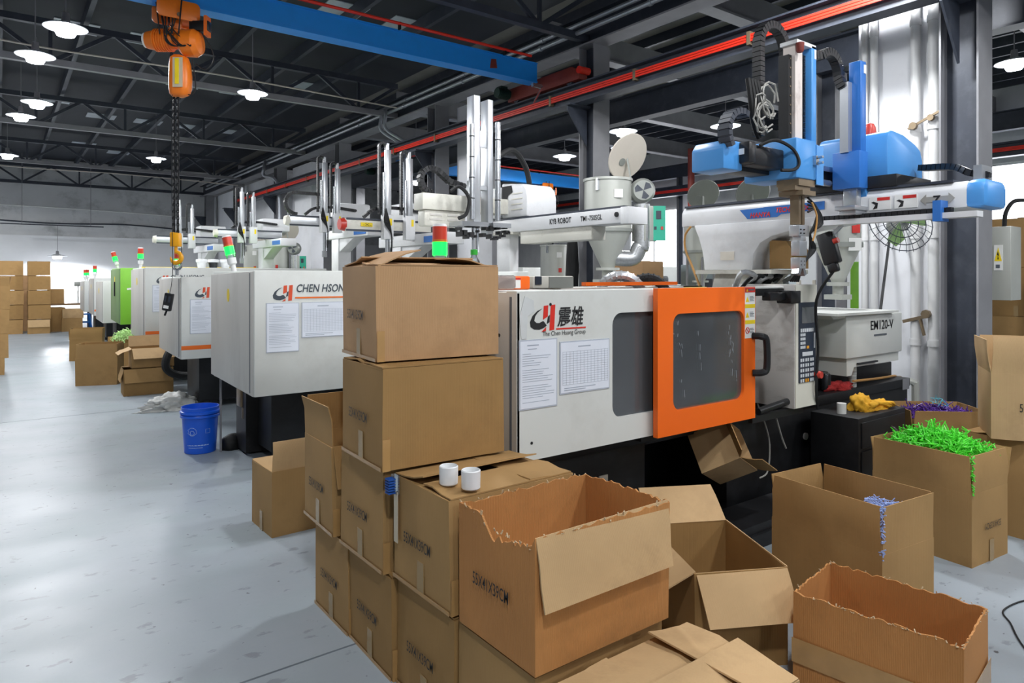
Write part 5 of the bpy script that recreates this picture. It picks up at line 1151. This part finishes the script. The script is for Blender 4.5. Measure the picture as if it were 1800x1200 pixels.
# cans, cloth and gloves
t = thing('spray_can', 'white spray can standing on the black machine base', 'can', (5.3, 2.66, .69))
MB().lathe([(.03, 0), (.032, .004), (.032, .15), (.03, .155), (.018, .175)], (5.3, 2.66, .69), 20).build('body', 'can_white', t)
MB().lathe([(.016, .175), (.016, .19), (.007, .2), (.006, .21)], (5.3, 2.66, .69), 14).build('nozzle', 'steel_grey', t)
g = MB()
for k in range(9): g.lathe([(.0325, .03+k*.011), (.0325, .034+k*.011)], (5.3, 2.66, .69), 20, cap=False)
g.build('printed_lines', 'ink', t)
t = thing('drink_can', 'dark drink can standing behind the red cloth', 'can', (4.95, 2.68, .69))
MB().lathe([(.028, 0), (.034, .008), (.034, .12), (.028, .132)], (4.95, 2.68, .69), 20).build('body', 'can_dark', t)
MB().lathe([(.028, .132), (.026, .134), (.003, .131)], (4.95, 2.68, .69), 18).build('lid', 'steel_bright', t)
def crumple(name, label, cat, c, size, m, seed, sub=3, f=7., amp=.35):
    bm = bmesh.new(); bmesh.ops.create_icosphere(bm, subdivisions=sub, radius=1); R = random.Random(seed)
    from mathutils import noise
    o = V((R.random()*9, R.random()*9, R.random()*9))
    for v in bm.verts:
        n = noise.noise(v.co*1.3+o)*amp+noise.noise(v.co*f*.5+o)*amp*.5+abs(noise.noise(v.co*f+o))*amp*.35; p = v.co*(1+n)
        v.co = V((p.x*size[0], p.y*size[1], max(p.z, -.25)*size[2]))
    mn = min(v.co.z for v in bm.verts)
    me = bpy.data.meshes.new(name)
    for v in bm.verts: v.co.z -= mn
    bm.to_mesh(me); bm.free()
    for p in me.polygons: p.use_smooth = True
    me.materials.append(MATS[m]); ob = bpy.data.objects.new(name, me); C.objects.link(ob); ob.location = c; OFF[ob.name] = V(c)
    return tag(ob, label, cat) if label else ob
crumple('red_cloth', 'crumpled red cloth on the black machine base', 'cloth', (5.1, 2.66, .69), (.15, .045, .05), 'cloth_red', 2, 4, 7, .7)
# black tool cabinet with gloves
t = thing('tool_cabinet', 'black metal cabinet with yellow gloves on it in front of the machine base', 'cabinet', (4.8, 2.37, 0))
MB().box(4.47, 5.14, 2.2, 2.53, .0, .62).build('body', 'machine_black', t, bevel=.006)
for k in range(3):
    d = MB().box(4.5, 5.11, 2.19, 2.2, .42-.19*k, .59-.19*k).build('drawer', 'machine_black', t, bevel=.003)
    MB().tube(smooth([(4.9, 2.19, .52-.19*k), (4.91, 2.165, .5-.19*k), (4.93, 2.165, .49-.19*k), (4.94, 2.19, .51-.19*k)], 4), .005, 5).build('handle', 'steel_bright', d)
for yy in (2.28, 2.42):
    for zz in (.55, .46): MB().cyl((5.139, yy, zz), (5.144, yy, zz), .012, n=10).build('rivet', 'steel_dark', t)
gl = thing('work_glove', 'crumpled yellow work gloves heaped on the black cabinet', 'gloves', (4.85, 2.33, .62))
a = crumple('palm', None, None, (0, 0, 0), (.1, .07, .09), 'glove_yellow', 5, 4, 6, .6); a.parent = gl; a.location = (-.06, .02, 0)
a = crumple('cuff', None, None, (0, 0, 0), (.17, .07, .045), 'glove_yellow', 8, 4, 6, .7); a.parent = gl; a.location = (.06, -.01, 0)
fg = MB()
for k in range(4): fg.tube(smooth([(4.86+.03*k, 2.3, .66), (4.93+.03*k, 2.27-.01*k, .66), (5.0+.025*k, 2.25, .635)], 4), .012, 7)
fg.build('finger', 'glove_yellow', gl)
tag(MB().cyl((4.56, 2.36, .62), (4.56, 2.36, .69), .03, n=16).build('tape_roll', 'label_white'), 'white tape roll beside the yellow gloves', 'tape')
# ---------------------------------------------------------------- aisle
x, y = 1.42, 6.5
t = thing('bucket', 'bright blue plastic bucket standing in the aisle', 'bucket', (x, y, 0))
MB().lathe([(.125, 0), (.13, .005), (.15, .34), (.165, .345), (.165, .365), (.152, .37), (.155, .40), (.148, .40), (.142, .34), (.122, .02), (.01, .015)], (x, y, 0), 32).build('shell', 'bucket_blue', t)
MB().lathe([(.158, .31), (.162, .315), (.162, .33), (.158, .335)], (x, y, 0), 32, cap=False).build('rim_band', 'bucket_blue', t)
p = MB(); f = V((-.28, -.96, 0)).normalized(); s_ = V((.96, -.28, 0)).normalized()
for k, (w0, w1, z, hh) in enumerate(((-.10, .08, .075, .008), (-.09, .03, .055, .005))):
    for q in range(8):
        a0 = w0+(w1-w0)*q/8; a1 = a0+(w1-w0)/9
        e = lambda a: V((x, y, 0))+(f*math.cos(a/.133)+s_*math.sin(a/.133))*.1345
        A, B = e(a0), e(a1); p.add([A+V((0, 0, z)), B+V((0, 0, z)), B+V((0, 0, z+hh)), A+V((0, 0, z+hh))], [(0, 1, 2, 3)])
c = lambda a, z: V((x, y, z))+(f*math.cos(a/.14)+s_*math.sin(a/.14))*(.1335+.055*z)
p.tube([c(-.055+.035*math.cos(q*PI/8)*(1+.2*math.sin(3*q)), .2+.035*math.sin(q*PI/8)) for q in range(16)], .002, 4, closed=True)
p.tube([c(-.055+.018*math.cos(q*PI/6), .19+.018*math.sin(q*PI/6)) for q in range(12)], .002, 4, closed=True)
p.tube([c(.07+.025*math.cos(q*PI/2+.8), .2+.025*math.sin(q*PI/2+.8)) for q in range(4)], .002, 4, closed=True)
p.build('printed_drawing', 'bucket_print', t)
crumple('sack', 'white woven sack slumped on the floor under the machines', 'sack', (1.62, 8.75, 0), (.3, .15, .11), 'sack', 3, 5, 9, .75)
crumple('rag', 'black rag beside the blue bucket', 'rag', (1.66, 6.42, 0), (.09, .08, .1), 'rubber', 9)
t = thing('leveling_mount', 'black levelling mount on the floor right of the bucket', 'mount', (1.86, 6.28, 0))
MB().lathe([(.09, 0), (.095, .02), (.085, .05), (.05, .06), (.02, .062)], (1.86, 6.28, 0), 20).build('pad', 'rubber', t)
MB().cyl((1.86, 6.28, .05), (1.86, 6.28, .16), .012, n=8).box(1.8, 1.92, 6.26, 6.3, .1, .13).build('bolt', 'steel_dark', t)
# far workbench and stool
t = thing('workbench', 'dark workbench in front of the far wall', 'table', (1.55, 24.0, 0))
MB().box(.95, 2.2, 23.7, 24.4, .7, .745).build('tabletop', 'table_wood', t)
for xx in (1.0, 2.15):
    for yy in (23.75, 24.35): MB().box(xx-.03, xx+.03, yy-.03, yy+.03, 0, .7).build('leg', 'steel_dark', t)
t = thing('plastic_stool', 'blue plastic stool by the far workbench', 'stool', (1.95, 23.3, 0))
MB().box(1.8, 2.1, 23.15, 23.45, .43, .46).build('seat', 'stool_blue', t, bevel=.01)
for sx in (-1, 1):
    for sy in (-1, 1): MB().bar((1.95+sx*.12, 23.3+sy*.12, .44), (1.95+sx*.17, 23.3+sy*.17, 0), .05, .03).build('leg', 'stool_blue', t)
MB().box(1.8, 2.1, 23.14, 23.17, .2, .25).build('stretcher', 'stool_blue', t)
t = thing('meter_box', 'small grey box with hanging wires beside the far machines', 'meter', (1.85, 23.8, 1.25))
MB().box(1.75, 1.95, 23.8, 23.9, 1.25, 1.38).build('body', 'dryer_dark', t, bevel=.01)
w = MB()
for k in range(4): w.tube(smooth([(1.78+.04*k, 23.8, 1.25), (1.76+.03*k, 23.75, 1.05), (1.72+.05*k, 23.77, .8)], 4), .006, 4)
w.cyl((1.85, 23.88, .746), (1.85, 23.88, 1.3), .012, n=8); w.build('wire', 'hose_grey', t)
# ---------------------------------------------------------------- by the column on the right
t = thing('electric_cabinet', 'grey electrical cabinet with a yellow warning sign beside the dark column', 'cabinet', (7.05, 2.2, 1.34))
MB().box(6.95, 7.2, 2.12, 2.31, 1.34, 1.98).build('body', 'dryer_grey', t, bevel=.006)
s_ = MB().box(6.944, 6.95, 2.18, 2.245, 1.6, 1.82).build('warning_sign', 'label_white', t)
MB().prism([(2.24, 1.68), (2.185, 1.68), (2.2125, 1.8)], (6.942, 0, 0), (0, 1, 0), (0, 0, 1), (.002, 0, 0)).build('triangle', 'label_yellow', s_)
MB().prism([(2.217, 1.695), (2.208, 1.695), (2.216, 1.725), (2.206, 1.73), (2.214, 1.765), (2.22, 1.735), (2.213, 1.73)], (6.94, 0, 0), (0, 1, 0), (0, 0, 1), (.002, 0, 0)).build('flash', 'black_ink', s_)
MB().box(6.942, 6.944, 2.2, 2.23, 1.62, 1.65).build('sign_print', 'ink', s_)
MB().tube(smooth([(7.05, 2.2, 1.98), (7.05, 2.19, 2.1), (7.1, 2.15, 2.2), (7.25, 2.1, 2.22)], 5), .018, 7).build('cable', 'rubber', t)
t = thing('wall_fan', 'large black wire fan under the robot beam by the white pier', 'fan', (6.3, 2.75, 1.8))
M = Matrix((V((.5, -.8, -.2)).normalized(), V((0, 0, 1)), V((-.8, -.5, .1)).normalized())).transposed(); c0 = V((6.2, 2.7, 2.02))
cg = MB()
for r in (.08, .14, .2, .25): cg.tube([c0+M@V((r*math.cos(q*PI/12), r*math.sin(q*PI/12), .05*(1-r/.26))) for q in range(24)], .004, 4, closed=True)
for k in range(28): aa = k*2*PI/28; cg.tube([c0+M@V((.03*math.cos(aa), .03*math.sin(aa), .06)), c0+M@V((.2*math.cos(aa), .2*math.sin(aa), .04)), c0+M@V((.26*math.cos(aa), .26*math.sin(aa), -.03))], .0025, 4)
cg.build('cage', 'steel_dark', t)
bl = MB()
for k in range(3): aa = k*2*PI/3; bl.prism([(0, 0), (.2*math.cos(aa), .2*math.sin(aa)), (.22*math.cos(aa+.4), .22*math.sin(aa+.4)), (.15*math.cos(aa+.8), .15*math.sin(aa+.8))], c0-M@V((0, 0, .02)), M@V((1, 0, 0)), M@V((0, 1, 0)), M@V((0, 0, .006)))
bl.build('blade', 'machine_green_dull', t)
MB().cyl(c0-M@V((0, 0, .05)), c0-M@V((0, 0, .2)), .08, n=16).build('motor', 'dryer_dark', t)
MB().bar(c0-M@V((0, 0, .15)), (6.92, 2.95, 2.0), .03, .03).build('arm', 'steel_dark', t)
t = thing('pipe_clamp', 'rusty pipe clamp bracket on the white pipe at machine height', 'clamp', (6.85, 2.86, 1.1))
MB().bar((6.84, 2.95, 1.12), (6.84, 2.74, 1.18), .02, .03).bar((6.84, 2.8, 1.15), (6.83, 2.76, 1.0), .02, .02).cyl((6.84, 2.74, 1.2), (6.8, 2.74, 1.2), .04, n=8).build('bracket', 'brass_steel', t)
t = thing('pipe_clamp', 'rusty hose clamp tied across the pipes high on the white pier', 'clamp', (6.85, 2.7, 3.0))
MB().bar((6.83, 2.9, 2.93), (6.82, 2.55, 3.08), .02, .02).cyl((6.84, 2.85, 2.95), (6.8, 2.85, 2.95), .035, n=8).cyl((6.84, 2.7, 3.0), (6.8, 2.7, 3.0), .03, n=8).build('bracket', 'brass_steel', t)
t = thing('water_valve', 'grey water pipe with a valve at the foot of the white pier', 'valve', (6.4, 2.75, 0))
MB().tube(smooth([(6.5, 2.7, 0), (6.5, 2.7, .55), (6.49, 2.71, .6), (6.45, 2.75, .62), (6.3, 2.9, .62)], 5), .03, 10).build('pipe', 'dryer_grey', t)
MB().tube(smooth([(6.3, 2.88, .64), (6.26, 2.75, .62), (6.3, 2.72, .4), (6.32, 2.72, .0)], 5), .012, 6).cyl((6.4, 2.78, .62), (6.32, 2.84, .62), .045, n=10).build('hose', 'brass_steel', t)
tag(MB().tube(smooth([(5.2, 2.6, .75), (5.7, 2.65, .72), (6.1, 2.7, .7), (6.35, 2.8, .65)], 5), .01, 6).build('air_hose', 'hose_tan'), 'tan air hose running along the end of the machine base', 'hose')
tag(MB().bar((5.85, 2.7, 1.27), (6.94, 3.1, 2.05), .02, .02).build('prop_rod', 'rubber'), 'thin black rod slanting above the machine cover', 'rod')
# ---------------------------------------------------------------- second bay, glimpsed between the machines
def bay_machine(X, Y, label, m, lid='dryer_dark', r=.24):
    t = thing('injection_machine', label, 'machine', (X+1.5, Y, 0), group='machines in the right bay')
    MB().box(X, X+3.6, Y-.5, Y+.5, 0, .75).build('base', 'machine_black', t, bevel=.01)
    MB().box(X, X+1.9, Y-.55, Y+.55, .75, 1.75).build('guard_body', m, t, bevel=.02)
    MB().prism(rrect(X+.5, X+1.6, .95, 1.55, .06), (0, Y-.556, 0), (1, 0, 0), (0, 0, 1), (0, .006, 0)).build('guard_window', 'smoke_pane', t)
    MB().box(X+2.1, X+3.5, Y-.4, Y+.4, .8, 1.35).build('injection_cover', m, t, bevel=.02)
    MB().box(X-.01, X, Y-.3, Y+.1, 1.1, 1.5).build('end_window', 'steel_dark', t)
    return t
bay_machine(9.6, 7.3, 'blue grey machine glimpsed left of the white robot post', 'teal_grey'); bay_machine(9.8, 10.2, 'pale machine in the right bay behind the hopper', 'machine_white'); bay_machine(9.8, 13.2, 'farthest white machine in the right bay', 'machine_white')
bay_machine(9.6, 4.3, 'green and white machine in the right bay behind the injection cover', 'machine_green')
dryer(8.8, 6.8, 2.55, .25, 'dryer of the right bay whose dark lid shows left of the blue motor', lidc='dryer_dark', full=False, side=.2, stand=True); dryer(8.85, 5.95, 2.5, .25, 'dryer of the right bay whose lid shows just below the blue motor', lidc='dryer_dark', full=False, side=.2, stand=True)
dryer(8.6, 10.1, 2.15, .27, 'grey dryer of the right bay seen under the lettered robot beam', full=False, lid=False, stand=True)
for i, (x, y, z, m, lb) in enumerate(((8.9, 8.2, .0, 'card', 'floor'), (8.9, 8.2, .6, 'card_light', 'middle'), (8.92, 8.2, 1.2, 'card_pink', 'top'))):
    carton(lb+' carton of the stack beside the blue grey machine in the right bay', (x, y, z), .1, L=.6, W=.6, H=.595, small=True, text_on=(), m=m, group='cartons in the right bay')
for i in range(4):
    carton(W5[i]+' carton of the stack behind the electrical cabinet', (9.4, 2.75, .55*i), .05, L=.6, W=.5, H=.545, small=True, text_on=(), m='card' if i % 2 else 'card_dark', group='cartons in the right bay')
t = thing('white_cabinet', 'tall white cabinet in the bright right bay at the picture edge', 'cabinet', (8.6, 2.2, 0))
MB().box(8.3, 8.7, 1.9, 2.4, .05, 1.75).build('body', 'label_white', t, bevel=.01); MB().box(8.29, 8.3, 1.92, 2.38, .1, 1.7).build('door', 'label_white', t)
MB().bar((8.28, 2.1, 1.45), (8.28, 2.2, 1.45), .02, .02).build('handle', 'stop_red', t)
t = thing('storage_rack', 'cream shelf rack with green bottles behind the control column', 'shelf', (7.9, 4.9, 0))
for z in (.5, .95, 1.3): MB().box(7.7, 8.1, 4.5, 5.3, z, z+.03).build('shelf', 'shelf_cream', t)
for xx in (7.72, 8.08):
    for yy in (4.52, 5.28): MB().box(xx-.02, xx+.02, yy-.02, yy+.02, 0, 1.5).build('post', 'shelf_cream', t)
for k in range(5):
    yy = 4.6+.14*k; b = thing('bottle', W5[k]+' green bottle from the right on the cream shelf rack' if k else 'rightmost green bottle on the cream shelf rack', 'bottle', (7.85, yy, .98), group='bottles on the rack')
    MB().lathe([(.045, .98), (.045, 1.12), (.02, 1.16), (.02, 1.2)], (7.85, yy, 0), 14).build('body', 'machine_green' if k % 2 else 'clear_plastic', b)
    MB().lathe([(.024, 1.2), (.024, 1.23)], (7.85, yy, 0), 12).build('cap', 'label_white', b)
t = thing('yellow_crate', 'yellow crate behind the hopper throat in the right bay', 'crate', (7.6, 6.3, 0))
MB().box(7.35, 7.85, 5.95, 6.6, 0, 1.4).build('body', 'yellow_paint', t, bevel=.01); MB().box(7.4, 7.8, 6.0, 6.55, 1.4, 1.42).build('lid', 'black_plastic', t)
tag(MB().cyl((15, 11.9, 0), (15, 11.9, 5), .09, n=12).build('red_pipe', 'red_oxide'), 'red painted vertical fire pipe in the right bay', 'pipe')
# cable strung under the roof on the left
for k, (y, z) in enumerate(((12.2, 4.98), (23.9, 4.7))):
    tag(MB().tube(smooth([(-2, y, z+.03), (.5, y, z-.06), (3, y, z-.03), (6.4, y, z-.1)], 8), .014, 6).build('roof_cable', 'lid_beige'), ('nearer' if k == 0 else 'farther')+' tan pipe strung across the hall below the roof', 'pipe', 'pipes across the hall')
tag(MB().tube(smooth([(-1, 29.66, 3.55), (1.5, 29.66, 3.45), (4, 29.66, 3.5), (6.8, 29.66, 3.3)], 8), .025, 6).build('wall_cable', 'steel_dark'), 'dark cable sagging along the upper far wall', 'cable')

# flexible ducts and hoses on top of the front machine
for k, (x, y, r, m, lb) in enumerate(((3.3, 3.2, .1, 'duct_alu', 'silver flexible duct arching behind the orange door, left one'), (3.62, 3.25, .09, 'rubber', 'black flexible duct arching behind the orange door, right one'))):
    pts = arc((x, y, 1.40), r*1.5, PI, 0, 14, (.8, -.6, 0), (0, 0, 1)); mb = MB().tube(pts, .035, 10)
    for p, q in zip(pts[1:-1], pts[2:]): mb.cyl(p, p+(q-p).normalized()*.008, .04, n=10)
    tag(mb.build('flexible_duct', m), lb, 'duct', 'flexible ducts')
w = thing('hose_cluster', 'cluster of black and steel hoses between the control column and the robot', 'hoses', (4.1, 2.75, 1.48)); R = random.Random(21)
for k in range(7):
    x = 3.85+.07*k; pts = smooth([(x, 2.7, 1.47), (x+R.uniform(-.06, .06), 2.62, 1.53+R.uniform(0, .06)), (x+R.uniform(0, .12), 2.6, 1.55), (x+.14, 2.72, 1.5), (x+.16, 2.85, 1.4)], 4)
    MB().tube(pts, .012 if k % 3 else .018, 6).build('hose', 'rubber' if k % 3 else 'duct_alu', w)

for k, (x, y, m, lb) in enumerate(((2.5, 11.35, 'cup_white', 'white plastic tub on the fourth machine, left of the tilted signal lamp'), (2.68, 11.4, 'can_dark', 'dark jar with a white lid on the fourth machine'), (2.86, 11.4, 'cup_white', 'white plastic tub on the fourth machine, right one'))):
    t = thing('tub', lb, 'tub', (x, y, 1.668), group='tubs on the fourth machine')
    MB().lathe([(.055, 1.668), (.07, 1.76), (.075, 1.765)], (x, y, 0), 18).build('body', m, t)
    MB().lathe([(.082, 1.765), (.085, 1.79), (.08, 1.81), (.03, 1.815)], (x, y, 0), 18).build('lid', 'cup_white', t)
ct = crumple('hanging_cloth', 'black cloth hanging against the steel column left of the hopper', 'cloth', (6.46, 7.2, 1.35), (.09, .1, .62), 'rubber', 31, 4, 4, .3)
tag(MB().tube(smooth([(4.0, 1.1, .004), (3.86, 1.15, .004), (3.7, 1.16, .004), (3.6, 1.1, .004), (3.45, 1.02, .004), (3.2, .85, .004)], 6), .004, 5).build('floor_wire', 'rubber'), 'thin dark wire lying on the floor at the right edge', 'wire')

tag(MB().tube(smooth([(-2, 29.64, 4.05), (1.5, 29.64, 4.02), (4.5, 29.64, 3.95), (6.8, 29.64, 3.85)], 8), .02, 6).build('wall_cable', 'label_white'), 'white cable run along the stained upper far wall', 'cable')
